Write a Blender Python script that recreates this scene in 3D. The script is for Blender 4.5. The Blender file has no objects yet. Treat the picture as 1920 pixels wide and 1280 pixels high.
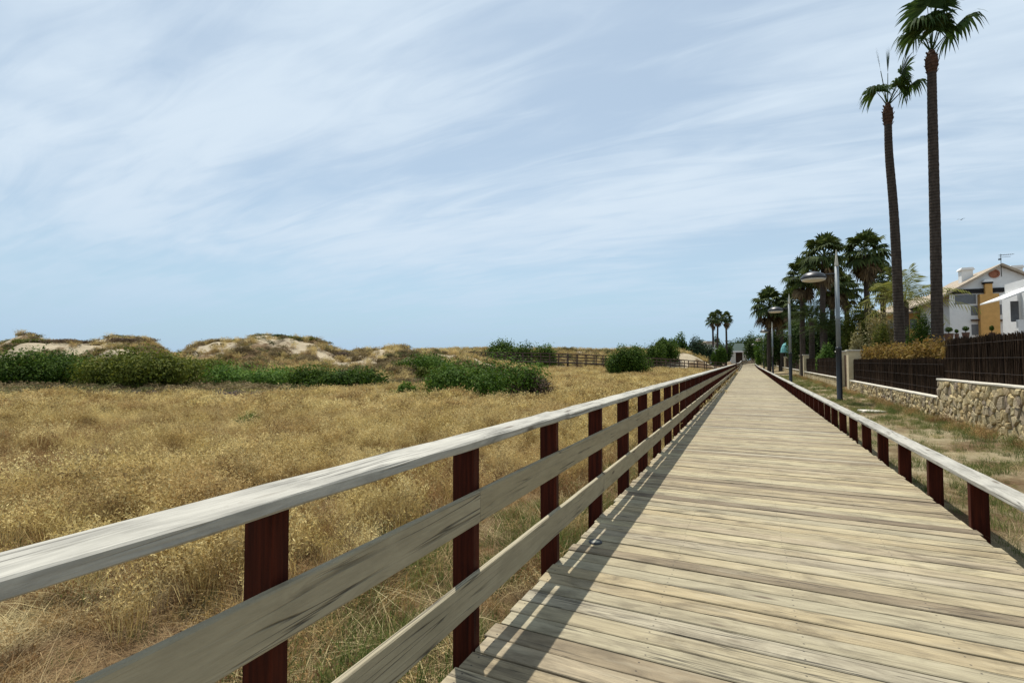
import bpy, math, random
import numpy as np
from mathutils import Vector, Matrix

# ------------------------------------------------------------------ camera, sky, sun, exposure
SC = bpy.context.scene
COL = SC.collection
EYE = 1.45                       # eye height above the deck
F_PX, CX, CY, HZ = 930.0, 960.0, 640.0, 676.0
PITCH = math.atan((HZ - CY) / F_PX)
YAW = math.atan(440.0 / F_PX)    # the walkway runs along +Y; the view looks left of it
cy_, sy_ = math.cos(YAW), math.sin(YAW)

cam_d = bpy.data.cameras.new('camera')
cam_d.sensor_width = 36.0
cam_d.lens = 36.0 * F_PX / 1920.0
cam_d.clip_start = 0.05
cam_d.clip_end = 60000
cam = bpy.data.objects.new('camera', cam_d)
COL.objects.link(cam)
cam.location = (0, 0, EYE)
cam.rotation_euler = (math.pi / 2 + PITCH, 0, YAW)
SC.camera = cam

SUN_DIR = Vector((-0.249, 0.354, 1.0)).normalized()      # towards the sun
sun_el = math.asin(SUN_DIR.z)
sun_az = math.atan2(SUN_DIR.x, SUN_DIR.y)

w = bpy.data.worlds.new('World')
SC.world = w
w.use_nodes = True
wt = w.node_tree
wt.nodes.clear()
def wn(t, **k):
    n = wt.nodes.new(t)
    for a, b in k.items():
        setattr(n, a, b)
    return n
def wl(a, b): wt.links.new(a, b)
wo = wn('ShaderNodeOutputWorld'); bg = wn('ShaderNodeBackground')
bg.inputs['Strength'].default_value = 0.091
wl(bg.outputs[0], wo.inputs[0])
sky = wn('ShaderNodeTexSky', sky_type='NISHITA', sun_disc=False)
sky.sun_elevation = sun_el; sky.sun_rotation = sun_az
sky.altitude = 0; sky.air_density = 1.0; sky.dust_density = 0.6; sky.ozone_density = 2.0
tc = wn('ShaderNodeTexCoord'); sep = wn('ShaderNodeSeparateXYZ')
wl(tc.outputs['Generated'], sep.inputs[0])
def wmath(op, a, b=None, c=None):
    n = wn('ShaderNodeMath', operation=op)
    for i, v in enumerate((a, b, c)):
        if v is None: continue
        if isinstance(v, (int, float)): n.inputs[i].default_value = v
        else: wl(v, n.inputs[i])
    return n.outputs[0]
zc = wmath('ADD', wmath('MAXIMUM', sep.outputs[2], 0.0), 0.16)
cx = wmath('DIVIDE', sep.outputs[0], zc); cyy = wmath('DIVIDE', sep.outputs[1], zc)
cmb = wn('ShaderNodeCombineXYZ'); wl(cx, cmb.inputs[0]); wl(cyy, cmb.inputs[1])
mp = wn('ShaderNodeMapping'); mp.inputs['Rotation'].default_value = (0, 0, math.radians(-38)); mp.inputs['Scale'].default_value = (0.7, 1.35, 1); mp.inputs['Location'].default_value = (3.1, 0.4, 0)
wl(cmb.outputs[0], mp.inputs[0])
cn = wn('ShaderNodeTexNoise'); cn.inputs['Scale'].default_value = 0.75; cn.inputs['Detail'].default_value = 9; cn.inputs['Roughness'].default_value = 0.50; cn.inputs['Distortion'].default_value = 0.5
wl(mp.outputs[0], cn.inputs['Vector'])
cn2 = wn('ShaderNodeTexNoise'); cn2.inputs['Scale'].default_value = 2.6; cn2.inputs['Detail'].default_value = 6; cn2.inputs['Roughness'].default_value = 0.5; cn2.inputs['Distortion'].default_value = 0.25
wl(mp.outputs[0], cn2.inputs['Vector'])
mp3 = wn('ShaderNodeMapping'); mp3.inputs['Rotation'].default_value = (0, 0, math.radians(-20)); mp3.inputs['Scale'].default_value = (0.8, 3.4, 1); wl(cmb.outputs[0], mp3.inputs[0])
cn3 = wn('ShaderNodeTexNoise'); cn3.inputs['Scale'].default_value = 2.2; cn3.inputs['Detail'].default_value = 8; cn3.inputs['Roughness'].default_value = 0.54; cn3.inputs['Distortion'].default_value = 1.1
wl(mp3.outputs[0], cn3.inputs['Vector'])
csum = wmath('ADD', wmath('ADD', wmath('MULTIPLY', cn.outputs[0], 0.52), wmath('MULTIPLY', cn2.outputs[0], 0.22)), wmath('MULTIPLY', cn3.outputs[0], 0.26))
cmr = wn('ShaderNodeMapRange', interpolation_type='SMOOTHSTEP')
wl(csum, cmr.inputs[0])
cmr.inputs[1].default_value = 0.39; cmr.inputs[2].default_value = 0.61
cmr.inputs[3].default_value = 0.52; cmr.inputs[4].default_value = 1.0
hz_ = wn('ShaderNodeMapRange'); wl(sep.outputs[2], hz_.inputs[0])          # the veil thins towards the horizon
hz_.inputs[1].default_value = 0.0; hz_.inputs[2].default_value = 0.30; hz_.inputs[3].default_value = 0.6; hz_.inputs[4].default_value = 1.0
cf = wmath('MULTIPLY', cmr.outputs[0], hz_.outputs[0])
cmix = wn('ShaderNodeMix', data_type='RGBA')
tint = wn('ShaderNodeMix', data_type='RGBA', blend_type='MULTIPLY'); tint.inputs[0].default_value = 1.0
wl(sky.outputs[0], tint.inputs[6]); tint.inputs[7].default_value = (0.95, 1.06, 1.0, 1)
wl(cf, cmix.inputs[0]); wl(tint.outputs[2], cmix.inputs[6]); cmix.inputs[7].default_value = (6.15, 7.2, 8.25, 1)
hf_ = wn('ShaderNodeMapRange', interpolation_type='SMOOTHSTEP'); wl(sep.outputs[2], hf_.inputs[0])      # blue sea air low over the horizon, all round
hf_.inputs[1].default_value = -0.02; hf_.inputs[2].default_value = 0.22; hf_.inputs[3].default_value = 0.80; hf_.inputs[4].default_value = 0.0
hmix = wn('ShaderNodeMix', data_type='RGBA'); wl(hf_.outputs[0], hmix.inputs[0]); wl(cmix.outputs[2], hmix.inputs[6]); hmix.inputs[7].default_value = (3.3, 4.95, 6.9, 1)
wl(hmix.outputs[2], bg.inputs[0])

sl = bpy.data.lights.new('sun', 'SUN'); sl.energy = 4.6; sl.angle = math.radians(0.53); sl.color = (1.0, 0.955, 0.88)
so = bpy.data.objects.new('sun', sl); COL.objects.link(so)
so.rotation_euler = (-SUN_DIR).to_track_quat('-Z', 'Y').to_euler(); so.location = (-30, 40, 90)
vs = SC.view_settings
vs.view_transform = 'Standard'; vs.look = 'None'; vs.exposure = 0.29; vs.gamma = 1.0; vs.use_curve_mapping = False

# ------------------------------------------------------------------ helpers
RND = random.Random(7)
RG = np.random.default_rng(11)
def U(a, b): return RND.uniform(a, b)
def W(u, v, z=0.0): return Vector((u * cy_ - v * sy_, u * sy_ + v * cy_, z))
def ray(px, py):
    a = (px - CX) / F_PX; b = (CY - py) / F_PX
    hf = math.cos(PITCH) - b * math.sin(PITCH); up = math.sin(PITCH) + b * math.cos(PITCH)
    return a / hf, up / hf
def P(px, py, v):
    a, e = ray(px, py); return W(a * v, v, EYE + e * v)
def PG(px, v):                     # ground point under an image column, at depth v
    a, _ = ray(px, 676); p = W(a * v, v); p.z = float(height(p.x, p.y)); return p
def PY(px, py, Y):                 # point on the plane y = Y
    a, e = ray(px, py); v = Y / (a * sy_ + cy_); return v * (a * cy_ - sy_), EYE + e * v
def PX(px, py, X):                 # point on the plane x = X
    a, e = ray(px, py); v = X / (a * cy_ - sy_); return v * (a * sy_ + cy_), EYE + e * v

def hash2(ix, iy, seed):
    h = np.sin(ix * 127.1 + iy * 311.7 + seed * 74.7) * 43758.5453
    return h - np.floor(h)
def vn(x, y, seed=0):
    x = np.asarray(x, float); y = np.asarray(y, float)
    ix = np.floor(x); iy = np.floor(y); fx = x - ix; fy = y - iy
    fx = fx * fx * (3 - 2 * fx); fy = fy * fy * (3 - 2 * fy)
    a = hash2(ix, iy, seed); b = hash2(ix + 1, iy, seed); c = hash2(ix, iy + 1, seed); d = hash2(ix + 1, iy + 1, seed)
    return (a * (1 - fx) + b * fx) * (1 - fy) + (c * (1 - fx) + d * fx) * fy
def fbm(x, y, seed=0, o=4):
    s = 0; a = 0.5; t = 0
    for i in range(o):
        s = s + a * vn(x * 2 ** i, y * 2 ** i, seed + i * 3); t += a; a *= 0.5
    return s / t
def sst(x, a, b):
    t = np.clip((np.asarray(x, float) - a) / (b - a), 0, 1); return t * t * (3 - 2 * t)

# crest heights of the dune ridge, across the view
_cr = [(-500, 3.0), (-120, 2.8), (-25, 2.2), (10, 3.1), (40, 3.7), (110, 3.45), (160, 3.4), (215, 3.7), (270, 3.4), (295, 2.5), (318, 1.6), (345, 1.7), (372, 3.0), (400, 3.45), (430, 3.4), (490, 4.0), (545, 3.6),
       (595, 3.0), (635, 1.9), (690, 2.3), (740, 2.6), (790, 2.45), (830, 2.1), (880, 1.8), (930, 0.9), (1000, 0.2), (1100, 0.0), (1230, -0.1), (1330, -0.2), (1400, -0.3)]
_cu = np.array([(p - CX) / F_PX * 58 for p, _ in _cr]); _ch = np.array([h for _, h in _cr])
def height(X, Y):
    X = np.asarray(X, float); Y = np.asarray(Y, float)
    u = X * cy_ + Y * sy_; v = -X * sy_ + Y * cy_
    base = -0.42 + 0.10 * (fbm(X / 4, Y / 4, 3) - 0.5)
    H = np.interp(u * 58.0 / np.clip(v, 38, 78), _cu, _ch)
    vw = v + 7 * (fbm(u / 9, v / 40, 21) - 0.5)
    up = sst(vw, 35, 55) ** 1.15; down = 1 - sst(v, 60, 92)
    lump = (fbm(X / 6, Y / 6, 5, 4) - 0.5)
    lump2 = (fbm(X / 2.2, Y / 2.2, 15, 3) - 0.5)
    dune = np.where(v < 58, up, down)
    left = sst(-X, 2.0, 7.0)
    z = base + (H + 0.42) * dune * left + left * sst(v, 36, 46) * (1 - sst(v, 75, 120)) * np.clip(H, 0.3, 3) * (0.36 * lump + 0.42 * lump2) 
    r2 = np.exp(-((v - 103) / 13.0) ** 2) * sst(-X, 5, 14) * (1 - sst(-X, 58, 92))
    z = z + r2 * (3.55 + 1.6 * (fbm(u / 8, v / 8, 9) - 0.5))
    z = z + 2.9 * np.exp(-(((X + 9.5) / 4.2) ** 2 + ((Y - 87) / 7.0) ** 2))
    z = np.where(X < -110, z * (1 - sst(-X, 110, 170)) + (-4.0) * sst(-X, 110, 170), z)
    rt = sst(X, 1.55, 1.85)
    strip = -0.17 + 0.05 * (fbm(X / 1.5, Y / 1.5, 8) - 0.5) * 2 + 0.08 * sst(X, 3.4, 4.5)
    gard = 0.15 + 0.25 * sst(X, 5, 9)
    r = strip * (1 - sst(X, 4.75, 4.95)) + gard * sst(X, 4.75, 4.95)
    z = z * (1 - rt) + r * rt
    rise = 0.7 * sst(Y, 95, 170)
    return z + rise * (1 - sst(-X, 30, 60))
def hg(x, y): return float(height(x, y))

class NT:
    def __init__(s, name):
        s.m = bpy.data.materials.new(name); s.m.use_nodes = True
        s.t = s.m.node_tree; s.b = s.t.nodes['Principled BSDF']; s.o = s.t.nodes['Material Output']
    def n(s, t, ins=None, **k):
        n = s.t.nodes.new(t)
        for a, b in k.items(): setattr(n, a, b)
        for a, b in (ins or {}).items(): s.set(n.inputs[a], b)
        return n
    def set(s, sock, v):
        if hasattr(v, 'is_linked') or isinstance(v, bpy.types.NodeSocket): s.t.links.new(v, sock)
        else: sock.default_value = v
    def math(s, op, a, b=0.0, c=0.0):
        return s.n('ShaderNodeMath', {0: a, 1: b, 2: c}, operation=op).outputs[0]
    def mix(s, f, a, b, bt='MIX'):
        def c4(x): return x if not isinstance(x, tuple) or len(x) == 4 else x + (1,)
        return s.n('ShaderNodeMix', {0: f, 6: c4(a), 7: c4(b)}, data_type='RGBA', blend_type=bt).outputs[2]
    def noise(s, vec, sc, det=4, rough=0.55, dist=0.0):
        return s.n('ShaderNodeTexNoise', {'Vector': vec, 'Scale': sc, 'Detail': det, 'Roughness': rough, 'Distortion': dist}).outputs[0]
    def rng(s, v, a, b, c=0.0, d=1.0):
        return s.n('ShaderNodeMapRange', {0: v, 1: a, 2: b, 3: c, 4: d}).outputs[0]
    def mapv(s, vec, scale=(1, 1, 1), loc=(0, 0, 0), rot=(0, 0, 0)):
        return s.n('ShaderNodeMapping', {'Vector': vec, 'Scale': scale, 'Location': loc, 'Rotation': rot}).outputs[0]
    def obj(s, rand=True):
        v = s.n('ShaderNodeTexCoord').outputs['Object']
        if not rand: return v
        oi = s.n('ShaderNodeObjectInfo').outputs['Random']
        k = s.n('ShaderNodeCombineXYZ', {0: s.math('MULTIPLY', oi, 37.0), 1: s.math('MULTIPLY', oi, 91.0), 2: s.math('MULTIPLY', oi, 53.0)}).outputs[0]
        return s.n('ShaderNodeVectorMath', {0: v, 1: k}, operation='ADD').outputs[0]
    def rnd(s): return s.n('ShaderNodeObjectInfo').outputs['Random']
    def isl(s): return s.n('ShaderNodeNewGeometry').outputs['Random Per Island']
    def pos(s): return s.n('ShaderNodeNewGeometry').outputs['Position']
    def ramp(s, f, stops):
        r = s.n('ShaderNodeValToRGB', {0: f}); e = r.color_ramp.elements
        while len(e) < len(stops): e.new(0.5)
        for q, (p, c) in zip(e, stops):
            q.position = p; q.color = tuple(c) + (1,)
        return r.outputs[0]
    def bump(s, h, strength=0.3, dist=0.01):
        s.t.links.new(s.n('ShaderNodeBump', {'Height': h, 'Strength': strength, 'Distance': dist}).outputs[0], s.b.inputs['Normal'])
    def fin(s, col, rough=0.8, spec=0.3, metal=0.0):
        s.set(s.b.inputs['Base Color'], col if not isinstance(col, tuple) else (col + (1,))[:4])
        s.set(s.b.inputs['Roughness'], rough); s.set(s.b.inputs['Specular IOR Level'], spec); s.set(s.b.inputs['Metallic'], metal)
        return s.m

def wood(name, stops, along=0, island=False, dark=0.35, nails=None, grain=0.5, cw=0.018):
    t = NT(name); v = t.obj()
    r = t.isl() if island else t.rnd()
    if island:
        k = t.n('ShaderNodeCombineXYZ', {0: t.math('MULTIPLY', r, 37.0), 1: t.math('MULTIPLY', r, 91.0), 2: 0.0}).outputs[0]
        v = t.n('ShaderNodeVectorMath', {0: v, 1: k}, operation='ADD').outputs[0]
    def sc(a, b):
        q = [b, b, b]; q[along] = a; return tuple(q)
    g1 = t.noise(t.mapv(v, sc(3.2, 46)), 1.0, 7, 0.7, 0.6)
    g2 = t.noise(t.mapv(v, sc(2.4, 7)), 1.0, 7, 0.68, 0.8)
    base = t.ramp(r, stops)
    col = t.mix(t.rng(g1, 0.32, 0.68, 0, grain), base, tuple(x * 0.55 for x in stops[0][1]))
    col = t.mix(t.rng(g2, 0.45, 0.75, 0, dark), col, tuple(x * 0.38 for x in stops[0][1]))
    pale = t.noise(t.mapv(v, sc(2.0, 11)), 1.0, 6, 0.65)
    col = t.mix(t.rng(pale, 0.52, 0.8, 0, 0.45), col, tuple(min(1, x * 1.22) for x in stops[-1][1]))
    cr = t.noise(t.mapv(v, sc(0.7, 26)), 1.0, 2, 0.4, 0.25)
    crk = t.math('MULTIPLY', t.rng(t.math('ABSOLUTE', t.math('SUBTRACT', cr, 0.5)), 0.0, cw, 1, 0), t.rng(t.noise(t.mapv(v, sc(0.9, 4)), 1.0, 2), 0.44, 0.56))
    col = t.mix(t.math('MULTIPLY', crk, 0.88), col, (0.03, 0.025, 0.02))
    vo = t.n('ShaderNodeTexVoronoi', {'Vector': t.mapv(v, sc(1.6, 6.5)), 'Scale': 1.0}).outputs['Distance']
    kn = t.rng(vo, 0.05, 0.13, 1, 0)
    col = t.mix(t.math('MULTIPLY', kn, 0.85), col, (0.10, 0.075, 0.05))
    ring = t.math('MULTIPLY', t.rng(vo, 0.1, 0.34, 1, 0), t.rng(t.math('SINE', t.math('MULTIPLY', vo, 110.0)), 0.2, 1.0))
    col = t.mix(t.math('MULTIPLY', ring, 0.22), col, (0.12, 0.09, 0.06))
    if nails:
        ov = t.n('ShaderNodeTexCoord').outputs['Object']; sx = t.n('ShaderNodeSeparateXYZ', {0: ov})
        ay = t.math('ABSOLUTE', t.math('SUBTRACT', t.math('ABSOLUTE', sx.outputs[1]), 0.036))
        m = None
        for nx in nails:
            dx = t.math('SUBTRACT', sx.outputs[0], nx)
            d = t.math('SQRT', t.math('ADD', t.math('MULTIPLY', dx, dx), t.math('MULTIPLY', ay, ay)))
            q = t.rng(d, 0.0035, 0.0065, 1, 0)
            m = q if m is None else t.math('MAXIMUM', m, q)
        col = t.mix(t.math('MULTIPLY', m, 0.85), col, (0.04, 0.035, 0.03))
    t.bump(t.math('SUBTRACT', t.math('ADD', g1, t.math('MULTIPLY', g2, 0.4)), t.math('MULTIPLY', crk, 1.5)), 0.45, 0.006)
    return t.fin(col, 0.78, 0.25)

def flat(name, col, rough=0.8, var=0.15, scale=6.0, spec=0.3, metal=0.0, bump=0.0):
    t = NT(name); v = t.obj()
    n = t.noise(v, scale, 5, 0.6)
    c = t.mix(t.rng(n, 0.3, 0.7), tuple(x * (1 - var) for x in col), tuple(min(1, x * (1 + var)) for x in col))
    if bump: t.bump(n, bump, 0.02)
    return t.fin(c, rough, spec, metal)

def foliage(name, dark, mid, light, trans=0.3, scale=0.9, rough=0.75):
    t = NT(name); v = t.obj()
    n = t.noise(v, scale, 3, 0.6)
    f = t.math('ADD', t.math('MULTIPLY', t.isl(), 0.55), t.math('MULTIPLY', t.rng(n, 0.3, 0.7), 0.45))
    c = t.ramp(f, [(0.1, dark), (0.5, mid), (0.95, light)])
    t.fin(c, rough, 0.12)
    tr = t.n('ShaderNodeBsdfTranslucent', {'Color': t.mix(0.5, c, t.mix(1.0, c, (1.0, 1.0, 0.45), 'MULTIPLY'))})
    ms = t.n('ShaderNodeMixShader', {0: trans, 1: t.b.outputs[0], 2: tr.outputs[0]})
    t.t.links.new(ms.outputs[0], t.o.inputs[0])
    return t.m

# ---- mesh making
def mesh_np(name, verts, faces_flat, sizes, mat=None, smooth=False):
    me = bpy.data.meshes.new(name)
    verts = np.asarray(verts, np.float32).reshape(-1, 3)
    ff = np.asarray(faces_flat, np.int32).ravel(); sizes = np.asarray(sizes, np.int32)
    me.vertices.add(len(verts)); me.vertices.foreach_set('co', verts.ravel())
    me.loops.add(len(ff)); me.loops.foreach_set('vertex_index', ff)
    me.polygons.add(len(sizes)); me.polygons.foreach_set('loop_start', np.concatenate(([0], np.cumsum(sizes)[:-1])).astype(np.int32))
    if smooth: me.polygons.foreach_set('use_smooth', np.ones(len(sizes), bool))
    me.update(calc_edges=True)
    if mat: me.materials.append(mat)
    return me
def link(name, me, parent=None, loc=None, rot=None, **props):
    o = bpy.data.objects.new(name, me); COL.objects.link(o)
    if parent: o.parent = parent
    if loc is not None: o.location = loc
    if rot is not None: o.rotation_euler = rot
    for k, v in props.items(): o[k] = v
    return o
def thing(name, label, cat, loc=(0, 0, 0), rz=0.0, group=None):
    o = link(name, None, loc=loc, rot=(0, 0, rz), label=label, category=cat)
    o.empty_display_size = 0.2
    o['kind'] = 'thing'
    if group: o['group'] = group
    return o

class MB:
    def __init__(s): s.v = []; s.f = []
    def add(s, vs, fs):
        b = len(s.v); s.v += [tuple(x) for x in vs]; s.f += [[i + b for i in f] for f in fs]; return s
    def box(s, x0, x1, y0, y1, z0, z1):
        return s.add([(x0, y0, z0), (x1, y0, z0), (x1, y1, z0), (x0, y1, z0), (x0, y0, z1), (x1, y0, z1), (x1, y1, z1), (x0, y1, z1)],
                     [(0, 3, 2, 1), (4, 5, 6, 7), (0, 1, 5, 4), (1, 2, 6, 5), (2, 3, 7, 6), (3, 0, 4, 7)])
    def plank(s, p0, p1, w_, h_, nseg=1, jit=0.0, ch=0.006, up=Vector((0, 0, 1)), rnd=None):
        # chamfered timber from p0 to p1 (centre line), w_ across, h_ tall
        rnd = rnd or RND
        p0 = Vector(p0); p1 = Vector(p1); d = (p1 - p0).normalized(); sd = d.cross(up).normalized(); u2 = sd.cross(d).normalized()
        a, b = w_ / 2, h_ / 2
        prof = [(-a + ch, -b), (a - ch, -b), (a, -b + ch), (a, b - ch), (a - ch, b), (-a + ch, b), (-a, b - ch), (-a, -b + ch)]
        vs, fs = [], []
        for i in range(nseg + 1):
            c = p0.lerp(p1, i / nseg)
            for (x, y) in prof:
                j = (rnd.uniform(-jit, jit), rnd.uniform(-jit, jit)) if jit else (0, 0)
                vs.append(c + sd * (x + j[0]) + u2 * (y + j[1]))
        for i in range(nseg):
            for k in range(8):
                k2 = (k + 1) % 8
                fs.append((i * 8 + k, i * 8 + k2, i * 8 + 8 + k2, i * 8 + 8 + k))
        fs.append(tuple(range(7, -1, -1))); fs.append(tuple(nseg * 8 + k for k in range(8)))
        return s.add(vs, fs)
    def tube(s, pts, rads, n=8, caps=True):
        pts = [Vector(p) for p in pts]; vs, fs = [], []
        for i, p in enumerate(pts):
            d = (pts[min(i + 1, len(pts) - 1)] - pts[max(i - 1, 0)]).normalized()
            a = d.cross(Vector((0, 0, 1)) if abs(d.z) < 0.95 else Vector((1, 0, 0))).normalized(); b = d.cross(a)
            for k in range(n):
                t = 2 * math.pi * k / n; vs.append(p + (a * math.cos(t) + b * math.sin(t)) * rads[i])
        for i in range(len(pts) - 1):
            for k in range(n):
                k2 = (k + 1) % n; fs.append((i * n + k, i * n + k2, i * n + n + k2, i * n + n + k))
        if caps:
            fs.append(tuple(range(n))); fs.append(tuple((len(pts) - 1) * n + k for k in range(n - 1, -1, -1)))
        return s.add(vs, fs)
    def lathe(s, prof, n=16, c=(0, 0, 0)):
        vs, fs = [], []
        for r, z in prof:
            for k in range(n):
                t = 2 * math.pi * k / n; vs.append((c[0] + r * math.cos(t), c[1] + r * math.sin(t), c[2] + z))
        for i in range(len(prof) - 1):
            for k in range(n):
                k2 = (k + 1) % n; fs.append((i * n + k, i * n + k2, i * n + n + k2, i * n + n + k))
        fs.append(tuple(range(n - 1, -1, -1))); fs.append(tuple((len(prof) - 1) * n + k for k in range(n)))
        return s.add(vs, fs)
    def prism(s, poly, axis, a, b):
        # poly of 2D points extruded along axis (0,1,2) from a to b
        def m(p, t): q = list(p); q.insert(axis, t); return tuple(q)
        n = len(poly)
        return s.add([m(p, a) for p in poly] + [m(p, b) for p in poly], [tuple(range(n - 1, -1, -1)), tuple(range(n, 2 * n))] + [(i, (i + 1) % n, n + (i + 1) % n, n + i) for i in range(n)])
    def me(s, name, mat, smooth=False):
        me = bpy.data.meshes.new(name); me.from_pydata(s.v, [], s.f); me.materials.append(mat)
        if smooth: me.polygons.foreach_set('use_smooth', np.ones(len(me.polygons), bool))
        me.update(); return me
    def build(s, name, mat, parent=None, smooth=False, **k):
        return link(name, s.me(name, mat, smooth), parent, **k)

def leaf_mesh(name, C, N, size, aspect, mat, rng=RG):
    # rhombic leaves at C, facing about N
    n = len(C)
    N = N / (np.linalg.norm(N, axis=1, keepdims=True) + 1e-9)
    R = rng.normal(size=(n, 3)); A = np.cross(N, R); A /= (np.linalg.norm(A, axis=1, keepdims=True) + 1e-9); B = np.cross(N, A)
    s = np.asarray(size).reshape(-1, 1); q = s * aspect
    V = np.stack([C - A * s, C + B * q + N * q * 0.25, C + A * s, C - B * q + N * q * 0.25], 1).reshape(-1, 3)
    return mesh_np(name, V, np.arange(4 * n), np.full(n, 4), mat)

# ------------------------------------------------------------------ materials
M = {}
M['deck'] = wood('weathered_deck_wood', [(0.0, (0.20, 0.155, 0.10)), (0.12, (0.31, 0.25, 0.155)), (0.3, (0.40, 0.325, 0.19)), (0.5, (0.355, 0.315, 0.21)), (0.72, (0.465, 0.395, 0.235)), (0.86, (0.37, 0.305, 0.20)), (1.0, (0.375, 0.335, 0.24))], along=0, nails=(-1.45, -0.72, 0.0, 0.72, 1.45), dark=0.85, grain=0.5)
M['deck_far'] = wood('weathered_deck_wood_far', [(0.0, (0.20, 0.155, 0.10)), (0.12, (0.31, 0.25, 0.155)), (0.3, (0.40, 0.325, 0.19)), (0.5, (0.355, 0.315, 0.21)), (0.72, (0.465, 0.395, 0.235)), (0.86, (0.37, 0.305, 0.20)), (1.0, (0.375, 0.335, 0.24))], along=0, island=True, dark=0.4, grain=0.5)
M['rail'] = wood('silvered_rail_wood', [(0.0, (0.39, 0.37, 0.315)), (0.5, (0.48, 0.46, 0.395)), (1.0, (0.43, 0.41, 0.345))], along=1, dark=0.85, grain=0.65, cw=0.03)
M['rail_low'] = wood('grey_rail_wood', [(0.0, (0.335, 0.285, 0.18)), (0.5, (0.40, 0.345, 0.225)), (1.0, (0.36, 0.315, 0.215))], along=1, dark=0.4, grain=0.5, cw=0.022)
t = NT('redbrown_post_paint'); v = t.obj(); g = t.noise(t.mapv(v, (45, 45, 2.2)), 1.0, 5, 0.6, 0.3)
M['post'] = (t.bump(g, 0.25, 0.004), t.fin(t.mix(t.rng(g, 0.3, 0.72), (0.020, 0.0035, 0.002), (0.080, 0.015, 0.006)), 0.65, 0.12))[1]
M['beam'] = flat('dark_joist_wood', (0.07, 0.055, 0.04), 0.9)
M['branch_wood'] = wood('dark_branch_wood', [(0.0, (0.07, 0.045, 0.035)), (1.0, (0.13, 0.085, 0.065))], along=0)
M['branch_deck'] = wood('branch_deck_wood', [(0.0, (0.30, 0.26, 0.20)), (1.0, (0.40, 0.35, 0.27))], along=0, island=True)

# ground: soil and thatch on the left, sand on the dunes and on the strip by the wall
t = NT('dune_ground'); p = t.pos()
at = t.n('ShaderNodeAttribute', attribute_name='sand').outputs['Fac']
n1 = t.noise(p, 1.3, 6, 0.65); n2 = t.noise(p, 14.0, 5, 0.7); n3 = t.noise(p, 0.35, 4, 0.6); n4 = t.noise(p, 70.0, 3, 0.6)
thatch = t.ramp(t.math('ADD', t.math('MULTIPLY', n2, 0.6), t.math('MULTIPLY', n1, 0.4)), [(0.3, (0.05, 0.033, 0.017)), (0.5, (0.12, 0.08, 0.04)), (0.68, (0.22, 0.155, 0.08))])
thatch = t.mix(t.rng(n3, 0.45, 0.7, 0, 0.35), thatch, (0.16, 0.085, 0.045))
sand = t.ramp(t.math('ADD', t.math('MULTIPLY', n1, 0.5), t.math('MULTIPLY', n2, 0.5)), [(0.3, (0.25, 0.20, 0.13)), (0.5, (0.36, 0.30, 0.205)), (0.7, (0.45, 0.385, 0.28))])
sand = t.mix(t.rng(n4, 0.58, 0.72, 0, 0.55), sand, (0.15, 0.12, 0.08))
soil = t.ramp(t.math('ADD', t.math('MULTIPLY', n1, 0.5), t.math('MULTIPLY', n2, 0.5)), [(0.3, (0.16, 0.13, 0.07)), (0.5, (0.255, 0.21, 0.125)), (0.7, (0.34, 0.285, 0.18))])
soil = t.mix(t.rng(n4, 0.56, 0.7, 0, 0.5), soil, (0.10, 0.085, 0.045))
sand = t.mix(t.n('ShaderNodeAttribute', attribute_name='soil').outputs['Fac'], sand, soil)
am = t.rng(t.math('ADD', at, t.math('MULTIPLY', t.math('SUBTRACT', n1, 0.5), 0.9)), 0.38, 0.62)
col = t.mix(am, thatch, sand)
t.bump(t.math('ADD', t.math('MULTIPLY', n2, 1.0), t.math('MULTIPLY', n4, 0.4)), 0.7, 0.05)
M['ground'] = t.fin(col, 0.95, 0.1)

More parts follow.
